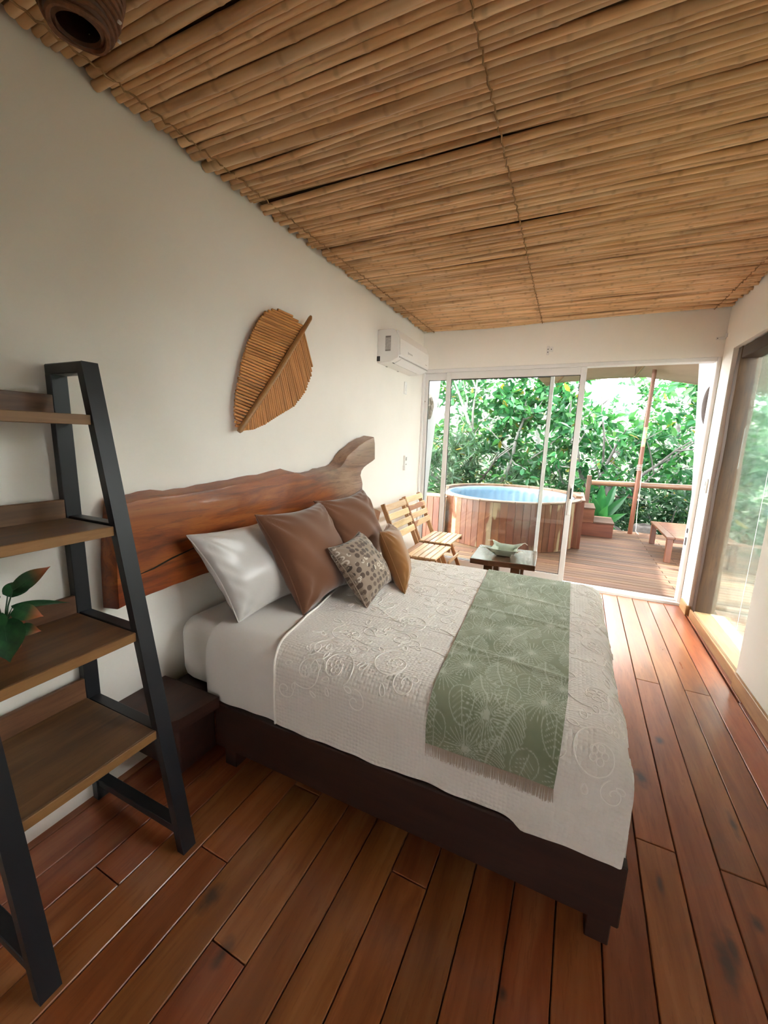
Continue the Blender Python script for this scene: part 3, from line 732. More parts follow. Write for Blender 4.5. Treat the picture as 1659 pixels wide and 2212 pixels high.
def mleaf(cx, cy, L, an):
    c, s = math.cos(an), math.sin(an)
    def T(u, v): return (cx+u*c-v*s, cy+u*s+v*c)
    stroke([T(0, 0), T(L*.5, .01), T(L, 0)], .0026)
    for sg in (1, -1):
        for k in range(7):
            u = L*(.06+.13*k); w_ = L*.44*math.sin(min(math.pi, .55+k*.34)); t = np.linspace(0, 1, 6)
            stroke([T(u+L*.16*x_*x_-.02*L*x_, sg*w_*x_) for x_ in t], .0013); stroke([T(u+L*.05+L*.15*x_*x_, sg*w_*x_*.96) for x_ in t], .0013)
            stroke([T(u+L*.14, sg*w_), T(u+L*.20, sg*w_*.96)], .0013)
def hleaf(cx, cy, L, an):
    c, s = math.cos(an), math.sin(an)
    def T(u, v): return (cx+u*c-v*s, cy+u*s+v*c)
    t = np.linspace(0, 2*math.pi, 26)
    stroke([T(L*(.45-.55*math.cos(x_)), L*.42*math.sin(x_)*(1+.25*math.cos(x_))) for x_ in t], .0014); stroke([T(0, 0), T(L, 0)], .0016)
    for k in range(5):
        for sg in (1, -1): stroke([T(L*(.1+.16*k), 0), T(L*(.3+.14*k), sg*L*.3)], .0010)
row = 0; yy = .05
while yy < RL+.1:
    for j, xx in enumerate((-.01, .11, .23, .35, .46)):
        x1 = xx+.05*((row % 2)-.5)*2*.5+rg.uniform(-.015, .015); y1 = yy+rg.uniform(-.02, .02); kd = (row+j) % 3
        an = math.pi/2+rg.uniform(-.5, .5)
        if kd == 0: fan(x1, y1, .086, an, 2.9)
        elif kd == 1: mleaf(x1, y1-.06, .135, an)
        else: hleaf(x1, y1-.05, .105, an)
    yy += .098; row += 1
b = MB(); b.grid(P); b.c = [ink]
run = b.build('bed_runner', M['print'], smooth=True, sharp=0, attr='shade')
tag(run, 'green bed runner printed with pale palm fans, across the foot of the bed', 'bed runner')
b = MB()
for k in range(150):
    u = (k+.5)/150; ra, rb = runner_ab(np.array([u, u]), np.array([RL-.004, RL+.040+rnd.uniform(-.006, .006)]))
    ra[1] += rnd.uniform(-.003, .003); p = cloth(ra, rb, .017); b.tube(p, [.0014, .0011], 3, False)
b.build('fringe', M['fringe'], run, kind='stuff')

# pillows
def pillow(name, label, mat, BL, TL, TR, BR, thick, pinch=.07, cat='pillow', seed=0, piping=False, wr=.006, uvs=None, group=None):
    n = 56; rg = np.random.RandomState(seed); u = np.linspace(0, 1, n); Uu, Vv = np.meshgrid(u, u, indexing='ij')
    BL, TL, TR, BR = (np.array(x, float) for x in (BL, TL, TR, BR))
    nrm = np.cross(TR-BL, TL-BR); nrm /= np.linalg.norm(nrm)
    if nrm@(np.array(CAMLOC)-BL) < 0: nrm = -nrm
    eu = Uu+pinch*np.sin(math.pi*Vv)*(1-2*Uu)*(1-np.sin(math.pi*Uu)**.5)*1.0; ev = Vv+pinch*np.sin(math.pi*Uu)*(1-2*Vv)*(1-np.sin(math.pi*Vv)**.5)
    base = (BL*((1-eu)*(1-ev))[..., None]+BR*(eu*(1-ev))[..., None]+TL*((1-eu)*ev)[..., None]+TR*(eu*ev)[..., None])
    h = (np.clip(1-(2*Uu-1)**2, 0, 1)*np.clip(1-(2*Vv-1)**2, 0, 1))**.42
    ph = rg.uniform(0, 6, 6); r2 = np.minimum(Uu, 1-Uu)+np.minimum(Vv, 1-Vv)
    crn = np.exp(-(np.minimum.reduce([np.hypot(Uu-i, Vv-j) for i in (0, 1) for j in (0, 1)])/.22)**2)
    an = np.arctan2(Vv-.5, Uu-.5)
    edge = np.exp(-(np.minimum.reduce([Uu, 1-Uu, Vv, 1-Vv])/.10)**2)
    cr = sum(np.exp(-((np.hypot(Uu-i, Vv-j)-.02)/.26)**2)*np.sin((9+2*i+3*j)*np.arctan2(abs(Vv-j), abs(Uu-i))+ph[2*i+j]) for i in (0, 1) for j in (0, 1))
    w1 = wr*(.9*cr+.5*edge*np.sin(31*(Uu+Vv)+ph[4]+2*np.sin(9*Uu))+.8*np.sin(5*Uu-4*Vv+ph[2])*np.sin(4*Vv+ph[3])+.35*np.sin(13*Vv+9*Uu+3*np.sin(4*Uu+ph[5])))*np.minimum(1, h*1.5)
    F = base+nrm*(h*thick*.55+w1)[..., None]; Bk = base-nrm*(h*thick*.45-w1*.5)[..., None]
    b = MB(); b.grid(F); b.grid(Bk[::-1])
    if uvs is not None:
        s = uvs; k = np.stack([Uu.ravel()*s, Vv.ravel()*s, 0*Uu.ravel()], 1); b.c = [k, k]
    v = np.concatenate(b.v); o = b.build(name, mat, smooth=True, sharp=0, recalc=False)
    bm = bmesh.new(); bm.from_mesh(o.data); bmesh.ops.remove_doubles(bm, verts=bm.verts, dist=.0006); bmesh.ops.recalc_face_normals(bm, faces=bm.faces); bm.to_mesh(o.data); bm.free()
    o.data.polygons.foreach_set('use_smooth', np.ones(len(o.data.polygons), bool))
    if piping:
        loop = np.concatenate([base[:, 0], base[-1, 1:], base[::-1, -1][1:], base[0, ::-1][1:]])
        p = MB(); p.tube(loop, .003, 5, False); p.build('seam', mat, o, smooth=True)
    return tag(o, label, cat, group)
pillow('pillow', 'white satin pillow leaning on the headboard, leftmost on the bed', M['satin'], (.335, 1.20, .612), (.17, 1.105, .99), (.15, 1.66, .97), (.37, 1.72, .612), .18, .05, seed=2, piping=True, wr=.012)
pillow('cushion', 'large brown square cushion standing upright in front of the white pillow', M['brown'], (.53, 1.395, .606), (.305, 1.35, 1.05), (.27, 1.90, 1.035), (.52, 1.86, .606), .21, .07, 'cushion', 3, True, wr=.011)
pillow('cushion', 'large brown cushion tucked behind the first, nearer the sliding door', M['brown'], (.44, 1.98, .606), (.215, 1.93, 1.03), (.26, 2.44, 1.055), (.42, 2.52, .615), .20, .07, 'cushion', 5, True, wr=.012)
pillow('cushion', 'small grey brown cushion with a honeycomb dot print', M['dots'], (.745, 1.60, .608), (.53, 1.595, .872), (.515, 1.935, .885), (.70, 2.0, .608), .15, .06, 'cushion', 7, True, uvs=10.5)
pillow('cushion', 'small mustard cushion seen edge on at the right of the cushion row', M['mustard'], (.835, 1.855, .606), (.555, 2.125, .85), (.50, 2.36, .855), (.745, 2.13, .606), .15, .06, 'cushion', 9, True, wr=.010)

# live-edge headboard
OUT = [(.855, .755), (.862, .95), (.895, 1.142), (.96, 1.148), (1.02, 1.149), (1.13, 1.147), (1.235, 1.15), (1.36, 1.155), (1.48, 1.163), (1.62, 1.170), (1.755, 1.182), (1.85, 1.188), (1.92, 1.187), (1.975, 1.172), (2.034, 1.160), (2.12, 1.166), (2.212, 1.174), (2.32, 1.184),
       (2.415, 1.200), (2.46, 1.228), (2.508, 1.271), (2.59, 1.308), (2.678, 1.346), (2.80, 1.385), (2.925, 1.410), (2.945, 1.36), (2.952, 1.234), (2.86, 1.205), (2.765, 1.176), (2.725, 1.15), (2.712, 1.12), (2.735, 1.08), (2.748, 1.05), (2.74, 1.0), (2.78, .94),
       (2.86, .885), (2.96, .83), (3.094, .782), (3.04, .68), (2.80, .69), (2.5, .70), (2.2, .73), (1.9, .745), (1.6, .76), (1.42, .768), (1.237, .775), (1.14, .772), (1.03, .770), (.934, .766)]
me = bpy.data.meshes.new('headboard'); bm = bmesh.new()
OUT2 = []
for i, (y0, z0) in enumerate(OUT):
    y1, z1 = OUT[(i+1) % len(OUT)]; OUT2.append((y0, z0))
    if math.hypot(y1-y0, z1-z0) > .06: OUT2.append(((y0+y1)/2+rnd.uniform(-.002, .002), (z0+z1)/2+rnd.uniform(-.003, .003)))
vs = [bm.verts.new((0.105, y, z)) for y, z in OUT2]; f0 = bm.faces.new(vs)
ex = bmesh.ops.extrude_face_region(bm, geom=[f0])
cy_, cz_ = 1.9, 1.0
for v in [g for g in ex['geom'] if isinstance(g, bmesh.types.BMVert)]:
    v.co.x = .010; v.co.z += .018*(1 if v.co.z > cz_ else -1)*rnd.uniform(.5, 1.1)
bmesh.ops.recalc_face_normals(bm, faces=bm.faces)
ed = [e for e in bm.edges if abs(e.verts[0].co.x-.105) < 1e-4 and abs(e.verts[1].co.x-.105) < 1e-4]
bmesh.ops.bevel(bm, geom=ed, offset=.010, segments=2, affect='EDGES', profile=.6)
for v in bm.verts: v.co -= Vector((.055, 1.95, 1.0))
bm.to_mesh(me); bm.free(); me.materials.append(M['headboard'])
me.polygons.foreach_set('use_smooth', np.ones(len(me.polygons), bool)); me.set_sharp_from_angle(angle=math.radians(40))
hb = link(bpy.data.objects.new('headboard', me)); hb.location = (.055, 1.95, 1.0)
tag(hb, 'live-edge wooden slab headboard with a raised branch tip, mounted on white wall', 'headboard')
b = MB(); b.tube([(.1055, .93, .862), (.107, 1.00, .872), (.107, 1.08, .892), (.107, 1.16, .905), (.1055, 1.24, .918)], [.001, .0035, .004, .003, .0008], 5); b.build('crack', M['black_gap'], hb, smooth=True)

# ================================================================== LADDER SHELF
ls = thing('ladder_shelf', 'black metal A-frame ladder shelf with four brown boards against the wall', 'shelf', (.25, .57, 0))
def fx(z): return .206+.300*(1.6-z)/1.6
for y0, y1 in ((.345, .393), (.752, .800)):
    ym = (y0+y1)/2; s_ = .03
    b = MB(); b.prism([(fx(0)-s_, 0), (fx(0), 0), (fx(1.6), 1.6), (fx(1.57)-s_, 1.57)], 1, y0, y1); b.build('front_leg', M['black_metal'], ls, recalc=True)
    b = MB(); b.box(*bx(.008, .040, y0, y1, 0, 1.57), .002); b.build('rear_leg', M['black_metal'], ls)
    b = MB(); b.box(*bx(.008, fx(1.6)-.006, y0, y1, 1.567, 1.60), .003); b.build('top_bar', M['black_metal'], ls)
    for z in (1.416, 1.085, .742, .405, .06):
        b = MB(); b.box(*bx(.040, fx(z)-.028, y0+.006, y1-.004, z, z+.028), .002); b.build('rung', M['black_metal'], ls)
for z, lip in ((1.443, .062), (1.108, .062), (.771, .062), (.442, .075)):
    x1 = fx(z)-.032
    sh = link(bpy.data.objects.new('shelf_board', None)); attach(sh, ls, (x1/2, .57, z))
    b = MB(); b.box(*bx(.042, x1+.018, .394, .751, z-.028, z), .002); b.build('board', M['shelf'], sh)
    b = MB(); b.box(*bx(x1+.018, x1+.026, .394, .751, z-.029, z+.0005), .0015); b.build('edge_band', M['shelf_edge'], sh)
    b = MB(); b.box(*bx(.026, .042, .394, .751, z-.01, z+lip), .002); b.build('back_lip', M['shelf'], sh)

# potted plant on the third board
pp = thing('potted_plant', 'small dark green house plant with red-tipped leaves in a terracotta pot on ladder shelf', 'plant', (.135, .520, .772))
PX, PY, PZ = .135, .520, .772
b = MB(); b.lathe([(.0, 0), (.030, 0), (.040, .055), (.044, .056), (.045, .070), (.039, .070), (.037, .06), (0, .058)], (PX, PY, PZ), 24); b.build('pot', M['terracotta'], pp, smooth=True)
b = MB(); b.lathe([(.0, .063), (.036, .061)], (PX, PY, PZ), 16); b.build('soil', M['soil'], pp)
def bigleaf(base, tip, up, W, mat, parent, name='leaf', curl=.15, red=0.0, stem=None):
    base = Vector(base); tip = Vector(tip); d = tip-base; L = d.length; x = d.normalized(); s = x.cross(Vector(up)).normalized(); n = s.cross(x)
    N, K = 12, 7; G = np.zeros((N, K, 3)); C = []
    for i in range(N):
        t = i/(N-1); w_ = W*(math.sin(math.pi*min(1, t*.9+.06)**.75))**.8*(1-t**5) if t < 1 else 0
        for j in range(K):
            q = (j/(K-1)-.5)*2; p = base+x*(L*t)+s*(q*w_)+n*(abs(q)*w_*.25-curl*L*t*t)
            G[i, j] = p; C.append(max(0, min(1, (t-.45)*2.2))*red)
    b = MB(); b.grid(G); b.c = [np.array(C)]
    o = b.build(name, mat, parent, smooth=True, sharp=0)
    if stem is not None:
        s0 = Vector(stem); m_ = s0.lerp(base, .5)+Vector((0, 0, .1*(base-s0).length))
        b = MB(); b.tube([s0, m_, base, base+x*L*.5-n*(curl*L*.25)], [.0022, .002, .0016, .0008], 5); b.build('stem', mat, o, smooth=True)
    return o
ST = (PX, PY, PZ+.06)
for base, tip, up, W, cu, red in (((.185, .530, .955), (.255, .60, 1.015), (.5, -.8, .6), .026, -.10, 1.0), ((.16, .50, .945), (.21, .43, .93), (.3, -.2, 1), .026, .15, 0),
        ((.18, .525, .895), (.225, .575, .875), (.4, -.6, .8), .026, .2, 1.0), ((.14, .54, .89), (.16, .68, .875), (.2, -.1, 1), .020, .12, 0), ((.19, .50, .88), (.25, .475, .785), (1, -.7, .3), .046, .1, 0),
        ((.17, .49, .90), (.235, .42, .85), (.9, -.6, .6), .040, .2, 0), ((.12, .50, .92), (.10, .42, .97), (.6, -.3, .9), .035, .1, 0), ((.15, .53, .93), (.12, .60, .96), (.8, -.6, .8), .028, .2, .3),
        ((.18, .535, .84), (.215, .565, .825), (.8, -.8, .5), .018, .3, 1.0), ((.165, .505, .87), (.20, .48, .80), (1, -.6, .2), .034, .15, 0)):
    bigleaf(base, tip, up, W, M['leaf_pot'], pp, curl=cu, red=red, stem=ST)

# ================================================================== WALL THINGS
# stick leaf ornament
wl = thing('leaf_wall_ornament', 'large leaf-shaped ornament of split reed sticks, hanging on white wall', 'wall ornament', (.02, 1.85, 1.75))
b = MB(); b.tube([(0, 0, -.5), (0, 0, -.49), (0, 0, .49), (0, 0, .5)], [.8, 1, 1, .8], 9); proto = b.build('stick', M['stick'], None, smooth=True, sharp=60, origin=(0, 0, 0))
proto_used = [False]
def stick(p, q, r):
    p = Vector(p); q = Vector(q); d = q-p; Mx = Matrix.Translation((p+q)/2)@d.to_track_quat('Z', 'Y').to_matrix().to_4x4()@Matrix.Diagonal((r, r, d.length, 1))
    if not proto_used[0]:
        proto_used[0] = True; proto.parent = wl; proto.matrix_basis = Matrix.Translation(-wloc(wl))@Mx; return proto
    return inst(proto, wl, Mx)
LO = np.array([(1.522, 1.45), (1.521, 1.531), (1.533, 1.595), (1.557, 1.676), (1.587, 1.769), (1.627, 1.855), (1.672, 1.928), (1.718, 1.987), (1.765, 2.032), (1.812, 2.052), (1.889, 2.073), (1.959, 2.068), (2.014, 2.055), (2.05, 2.04)])
RO = np.array([(2.078, 2.023), (2.131, 1.991), (2.173, 1.927), (2.18, 1.858), (2.166, 1.769), (2.095, 1.661), (1.995, 1.574), (1.842, 1.506), (1.731, 1.454), (1.649, 1.427), (1.582, 1.42), (1.535, 1.418)])
MB0, MT0 = np.array((1.525, 1.416)), np.array((2.118, 2.10))
def ray_out(m, d, out):
    best = None
    for p, q_ in zip(out[:-1], out[1:]):
        A_ = np.array([d, p-q_]).T
        if abs(np.linalg.det(A_)) < 1e-9: continue
        s_, t_ = np.linalg.solve(A_, p-m)
        if s_ > 0.004 and -.001 <= t_ <= 1.001: best = s_ if best is None else max(best, s_)
    return best
nL = 42
for k in range(nL):
    t = .03+.87*k/(nL-1); m = MB0+(MT0-MB0)*t
    an = math.radians(180+14*(1-t)**1.5*(-1)+ (2 if t > .5 else 0)-3); d = np.array((math.cos(an), math.sin(an)))
    s_ = ray_out(m, d, np.vstack([MB0[None], LO]))
    if s_: e = m+d*s_; stick((.045+.004*rnd.random(), m[0], m[1]), (.030+.006*rnd.random(), e[0], e[1]), .0066+.0009*rnd.random())
# the leaf's rounded shoulder above the topmost rib
for k in range(4):
    zz = 2.024+.0135*k; hit = []
    for p, q_ in zip(LO[:-1], LO[1:]):
        if (p[1]-zz)*(q_[1]-zz) < 0: hit.append(p[0]+(q_[0]-p[0])*(zz-p[1])/(q_[1]-p[1]))
    if len(hit) >= 2: stick((.043, max(hit), zz-.002), (.033, min(hit), zz+.002), .0066)
nR = 44
for k in range(nR):
    t = .035+.86*k/(nR-1); m = MB0+(MT0-MB0)*t
    an = math.radians(-73+ (22*(t-.2))-2); d = np.array((math.cos(an), math.sin(an)))
    s_ = ray_out(m, d, np.vstack([RO, MB0[None]]))
    if s_: e = m+d*s_; stick((.045+.004*rnd.random(), m[0], m[1]), (.030+.006*rnd.random(), e[0], e[1]), .0066+.0009*rnd.random())
b = MB(); b.tube([(.058, 1.522, 1.412), (.060, 1.53, 1.421), (.066, 1.83, 1.757), (.062, 2.115, 2.086), (.058, 2.128, 2.101)], [.010, .0145, .015, .0125, .008], 10); b.build('midrib', M['midrib'], wl, smooth=True)
b = MB(); b.box((.012, 1.80, 1.72), (.022, .03, .3)); b.box((.012, 1.85, 1.80), (.022, .22, .03)); b.build('backing_batten', M['midrib'], wl)

# split air conditioner
ac = thing('air_conditioner', 'white split air conditioner high on the left wall near the door', 'air conditioner', (.1, 3.51, 2.02))
Y0, Y1 = 3.15, 3.875
b = MB(); b.prism([(.0, 2.018), (.035, 2.018), (.125, 2.024), (.19, 2.052), (.196, 2.075), (.19, 2.20), (.165, 2.262), (.14, 2.275), (.0, 2.278)], 1, Y0, Y1); bo = b.build('body', M['plastic'], ac, recalc=True)
bv = bo.modifiers.new('bevel', 'BEVEL'); bv.width = .006; bv.segments = 2; bv.limit_method = 'ANGLE'
b = MB(); b.prism([(.192, 2.066), (.203, 2.078), (.199, 2.20), (.172, 2.268), (.166, 2.262), (.190, 2.19)], 1, Y0+.012, Y1-.004); b.build('front_panel', M['plastic'], ac, recalc=True)
b = MB(); b.prism([(.130, 2.016), (.188, 2.046), (.191, 2.054), (.184, 2.056), (.128, 2.024)], 1, Y0+.07, Y1-.05); b.build('louver', M['plastic'], ac, recalc=True)
b = MB(); b.beam((.122, Y0+.05, 2.0215), (.122, Y1-.10, 2.0215), .008, .004, .001); b.build('outlet_slit', M['plastic_dark'], ac)
b = MB(); b.box((.194, (Y0+Y1)/2, 2.060), (.004, Y1-Y0-.03, .010)); b.build('panel_gap', M['greyink'], ac)
b = MB(); b.box((.098, Y0-.0008, 2.165), (.050, .0018, .118)); b.build('rating_label', M['greyink'], ac)
b = MB(); b.box((.098, Y0-.0018, 2.216), (.042, .001, .010)); b.box((.098, Y0-.0018, 2.112), (.044, .001, .008)); b.build('label_band', plain('label_dark', (.2, .18, .16), .6), ac)
b = MB(); b.box((.014, Y0-.002, 2.05), (.030, .006, .040), .004); b.build('pipe_knockout', M['plastic_dark'], ac)
b = MB()
for k in range(6): b.box((.2018, Y0+.19+.018*k, 2.118), (.0012, .011, .012 if k else .02))
b.box((.2018, Y1-.075, 2.098), (.0012, .05, .006)); b.build('front_mark', M['greyink'], ac)
for yy in (3.33, 3.58):
    b = MB(); b.box((.008, yy, 2.017), (.012, .02, .006)); b.build('clip', M['greyink'], ac)
def plate(name, label, cat, c, d, extra, mat=M['plastic']):
    b = MB(); b.box(c, d, .004); o = b.build(name, mat); tag(o, label, cat)
    for nm, cc, dd, mm in extra: b = MB(); b.box(cc, dd, .001); b.build(nm, mm, o)
    return o
plate('wall_switch', 'narrow white wall switch just below the air conditioner', 'switch', (.006, 3.785, 1.893), (.012, .06, .115), [('rocker', (.0135, 3.785, 1.893), (.006, .022, .06), M['alu'])])
plate('remote_holder', 'white air conditioner remote in a wall holder beside the door', 'remote control', (.011, 3.84, 1.165), (.02, .055, .15), [('screen', (.0225, 3.84, 1.205), (.003, .034, .035), M['greyink']), ('button_row', (.0225, 3.84, 1.15), (.003, .03, .012), M['greyink']), ('holder', (.012, 3.84, 1.115), (.026, .062, .05), M['alu'])])
plate('wall_switch', 'white switch plate on the narrow wall right of the door', 'switch', (XR-.006, 4.09, 1.10), (.012, .06, .12), [('rocker', (XR-.0135, 4.09, 1.12), (.006, .022, .035), M['alu']), ('rocker', (XR-.0135, 4.09, 1.075), (.006, .022, .02), M['alu'])])
br = plate('ceiling_bracket', 'small white metal bracket screwed to the lintel above the door', 'bracket', (1.243, YF-.004, 2.262), (.022, .008, .080), [('flange', (1.272, YF-.004, 2.272), (.030, .008, .045), M['plastic']), ('screw_hole', (1.243, YF-.009, 2.272), (.007, .004, .009), M['plastic_dark']), ('screw_hole', (1.243, YF-.009, 2.246), (.007, .004, .009), M['plastic_dark']), ('screw_hole', (1.272, YF-.009, 2.270), (.007, .004, .009), M['plastic_dark'])])
plate('corner_bracket', 'flat white curtain bracket in the upper right corner of the lintel', 'bracket', (2.542, YF-.004, 2.279), (.066, .008, .022), [('screw_hole', (2.518, YF-.009, 2.279), (.006, .003, .006), M['plastic_dark']), ('tab', (XR-.004, YF-.02, 2.294), (.008, .03, .03), M['alu'])])
plate('wall_clip', 'tiny white clip on the lintel beside the air conditioner', 'clip', (.03, YF-.004, 2.274), (.020, .008, .024), [('hole', (.03, YF-.009, 2.274), (.008, .003, .01), M['greyink'])])
b = MB(); t = np.linspace(0, 1, 12); b.tube(np.stack([XR-.012-.01*np.sin(t*3), 2.95-.2*t, 2.487-.010*np.sin(t*3.14)], 1), .003, 5); o = b.build('cable', M['plastic_dark'], smooth=True)
tag(o, 'short black cable looping out under the ceiling canes at the right wall', 'cable')

# pendant lamp in the upper left corner
pl_ = thing('pendant_lamp', 'dark brown coil-wrapped lamp shade hanging in the upper left ceiling corner', 'lamp', (.405, .716, 2.5))
b = MB(); b.lathe([(.044, 2.322), (.062, 2.330), (.082, 2.365), (.093, 2.42), (.096, 2.47), (.092, 2.495), (.086, 2.495), (.088, 2.44), (.077, 2.375), (.058, 2.340), (.042, 2.330)], (.398, .712, 0), 40, close=True); b.build('shade', M['lampshade'], pl_, smooth=True)
zc = np.linspace(2.325, 2.49, 13)
for k, z in enumerate(zc):
    r = float(np.interp(z, [2.318, 2.335, 2.37, 2.42, 2.47, 2.495], [.052, .065, .084, .095, .097, .094])); t = np.linspace(0, 2*math.pi, 33)
    b = MB(); b.tube(np.stack([  .398+r*np.cos(t), .712+r*np.sin(t), z+.0035*np.sin(3*t+k)], 1), .0062, 6, False); b.build('coil', M['rope'], pl_, smooth=True)
b = MB(); b.lathe([(.0, 2.36), (.022, 2.365), (.030, 2.39), (.026, 2.42), (.014, 2.45), (.014, 2.495)], (.405, .716, 0), 16); b.build('bulb', M['white_blob'], pl_, smooth=True)
b = MB()
for k in range(7):
    a_ = .6+k*.9; r = .082+.004*(k % 2); b.box((.405+r*math.cos(a_), .716+r*math.sin(a_), 2.352+.01*(k % 3)), (.008, .008, .005), .001)
b.build('shell_inlay', M['white_blob'], pl_)

# ================================================================== CHAIRS, COFFEE TABLE, TRAY
ch = thing('folding_chair', 'pale slatted wooden folding chair nearest the bed, below the wall switch', 'chair', (.30, 3.30, 0), 'slatted folding chairs by the left wall')
CX, CY = .30, 3.30
def cpart(name, mat, fn):
    b = MB(); fn(b); return b.build(name, mat, ch)
for k in range(6):
    x = CX+.010+.0535*k; cpart('seat_slat', M['chair'], lambda b: b.box((x+.022, CY, .432), (.046, .46, .016), .003))
for s in (-1, 1):
    cpart('seat_rail', M['chair_x'], lambda b: b.beam((CX-.02, CY+s*.205, .408), (CX+.325, CY+s*.205, .408), .02, .034))
    cpart('upright', M['chair_x'], lambda b: b.beam((CX-.180, CY+s*.205, .845), (CX+.185, CY+s*.205, .008), .020, .040, up=(1, 0, .4)))
    cpart('leg', M['chair_x'], lambda b: b.beam((CX+.19, CY+s*.178, .405), (CX+.36, CY+s*.178, .0125), .020, .036, up=(1, 0, .4)))
    cpart('leg', M['chair_x'], lambda b: b.beam((CX+.24, CY+s*.150, .405), (CX-.06, CY+s*.150, .0125), .020, .036, up=(1, 0, .4)))
for k in range(4):
    z = .815-.076*k; x = CX-.172+(.845-z)*.436+.016
    cpart('back_slat', M['chair'], lambda b: b.beam((x, CY-.225, z), (x, CY+.225, z), .014, .056, .003, up=(-.4, 0, 1)))
cpart('stretcher', M['chair'], lambda b: b.box((CX+.30, CY, .235), (.018, .36, .030), .003))
c2 = copy_tree(ch); c2.location = (.27, 3.845, 0); c2['label'] = 'pale slatted wooden folding chair farther from the bed, next to the sliding door'

ct = thing('coffee_table', 'low square dark rosewood table in front of the glass door', 'table', (1.09, 3.67, 0))
b = MB(); b.prism([(.832, 3.40), (.99, 3.394), (1.16, 3.425), (1.368, 3.44), (1.362, 3.70), (1.348, 3.945), (1.1, 3.93), (.812, 3.92), (.826, 3.65)], 2, .352, .40); o = b.build('tabletop', M['table_dark'], ct, recalc=True)
bv = o.modifiers.new('bevel', 'BEVEL'); bv.width = .006; bv.segments = 2
for x, yy in ((.985, 3.47), (1.21, 3.48), (.985, 3.86), (1.21, 3.87)):
    b = MB(); b.box((x, yy, .176), (.075, .065, .352), .004); b.build('leg', M['table_dark'], ct)
tr = thing('fabric_tray', 'soft green leaf-print fabric tray with tied corners on the dark table', 'tray', (1.09, 3.68, .401))
TX, TY, TZ = 1.085, 3.66, .402
b = MB(); n = 11
hx, hy, H = .085, .10, .065
G = np.zeros((13, 13, 3)); us = np.linspace(-1, 1, 13)
for i, u in enumerate(us):
    for j, v in enumerate(us):
        m_ = max(abs(u), abs(v)); lift = max(0, (m_-.66)/.34)
        cor = max(0, (min(abs(u), abs(v))-.55)/.45)
        G[i, j] = (TX+hx*u*(1+.28*lift+.35*cor), TY+hy*v*(1+.28*lift+.35*cor), TZ+.002+H*lift*(1+.25*cor))
b.grid(G); o = b.build('tray_body', M['tray'], tr, smooth=True, sharp=40); sm = o.modifiers.new('solid', 'SOLIDIFY'); sm.thickness = .004
for su in (-1, 1):
    for sv in (-1, 1):
        px0, py0 = TX+su*hx*1.42, TY+sv*hy*1.42
        b = MB(); b.tube([(px0, py0, TZ+.068), (px0+su*.012, py0+sv*.01, TZ+.080), (px0+su*.035, py0+sv*.012, TZ+.086+.006*su), (px0+su*.06, py0+sv*.0, TZ+.078)], [.006, .004, .003, .002], 5); b.build('corner_tie', M['cord'], tr, smooth=True)

# ================================================================== THE DECK OUTSIDE
dk = struct(simple('deck', M['black_gap'], [bx(-1.6, 5.2, 4.38, 7.60, -.20, -.030)]))
y = 4.376; k = 0
while y < 7.6:
    wd = .092
    js = [-1.6, .55+rnd.uniform(-.4, .4), 2.62+(.22 if k % 2 else 0), 5.2]
    for a, b_ in zip(js, js[1:]):
        b = MB(); b.box(((a+b_)/2, y+wd/2, -.014+rnd.uniform(-.001, .001)), (b_-a-.004, wd-.006, .028), .003); b.build('deck_board', M['deck_x'], dk)
    y += wd; k += 1
gd = MB(); gx = np.linspace(-14, 18, 65); gy = np.concatenate([np.linspace(-8, 7.4, 20), np.linspace(7.7, 24, 45)]); GX, GY = np.meshgrid(gx, gy, indexing='ij')
GZ = -.55+np.clip(GY-8, 0, 6)*.10+np.clip(GY-13, 0, 20)*.28+.05*np.sin(1.7*GX+GY)+.04*np.sin(3.1*GY-GX)
gd.grid(np.stack([GX, GY, GZ], -1)); g = struct(gd.build('ground', M['soil'], smooth=True, sharp=0))

# ------------------------------------------------------------------ hot tub
TC, TR_, TH = (.736, 6.259), .988, .635
tub = thing('hot_tub', 'round wood-clad hot tub with pale blue liner standing on the deck', 'hot tub', (TC[0], TC[1], 0))
N = 66; st0 = None
for k in range(N):
    a_ = 2*math.pi*(k+.5)/N; wd = 2*math.pi*TR_/N
    Mx = Matrix.Translation((TC[0]+(TR_-.011)*math.cos(a_), TC[1]+(TR_-.011)*math.sin(a_), TH/2+.002))@Matrix.Rotation(a_+math.pi/2, 4, 'Z')
    if st0 is None:
        b = MB(); b.box((0, 0, 0), (wd-.0022, .022, TH-.004), .003); st0 = b.build('stave', M['stave'], tub, origin=(0, 0, 0)); st0.matrix_basis = Matrix.Translation(-wloc(tub))@Mx
    else: inst(st0, tub, Mx)
def arc_seg(r0, r1, z0, z1, a0, a1, n=8, bev=.004):
    P = []; b = MB()
    for i in range(n+1):
        t = a0+(a1-a0)*i/n; c_, s_ = math.cos(t), math.sin(t)
        P += [(TC[0]+r*c_, TC[1]+r*s_, z) for r, z in ((r0, z0), (r1-bev, z0), (r1, z0+bev), (r1, z1-bev), (r1-bev, z1), (r0+bev, z1), (r0, z1-bev))]
    m = 7; f = [(i*m+j, (i+1)*m+j, (i+1)*m+(j+1) % m, i*m+(j+1) % m) for i in range(n) for j in range(m)]+[tuple(range(m)), tuple(n*m+j for j in range(m))[::-1]]
    b.add(P, f); return b
NS = 14
for k in range(NS):
    a0 = 2*math.pi*k/NS+.004; a1 = 2*math.pi*(k+1)/NS-.004; back = math.sin((a0+a1)/2) > -.15
    arc_seg(.925, 1.012, TH, TH+.022+(.030 if back else 0), a0, a1).build('rim_segment', M['rim'], tub, recalc=True)
arc_seg(.905, .925, .15, TH+.015, 0, 2*math.pi, 72).build('inner_wall', M['bedwood'], tub, recalc=True)
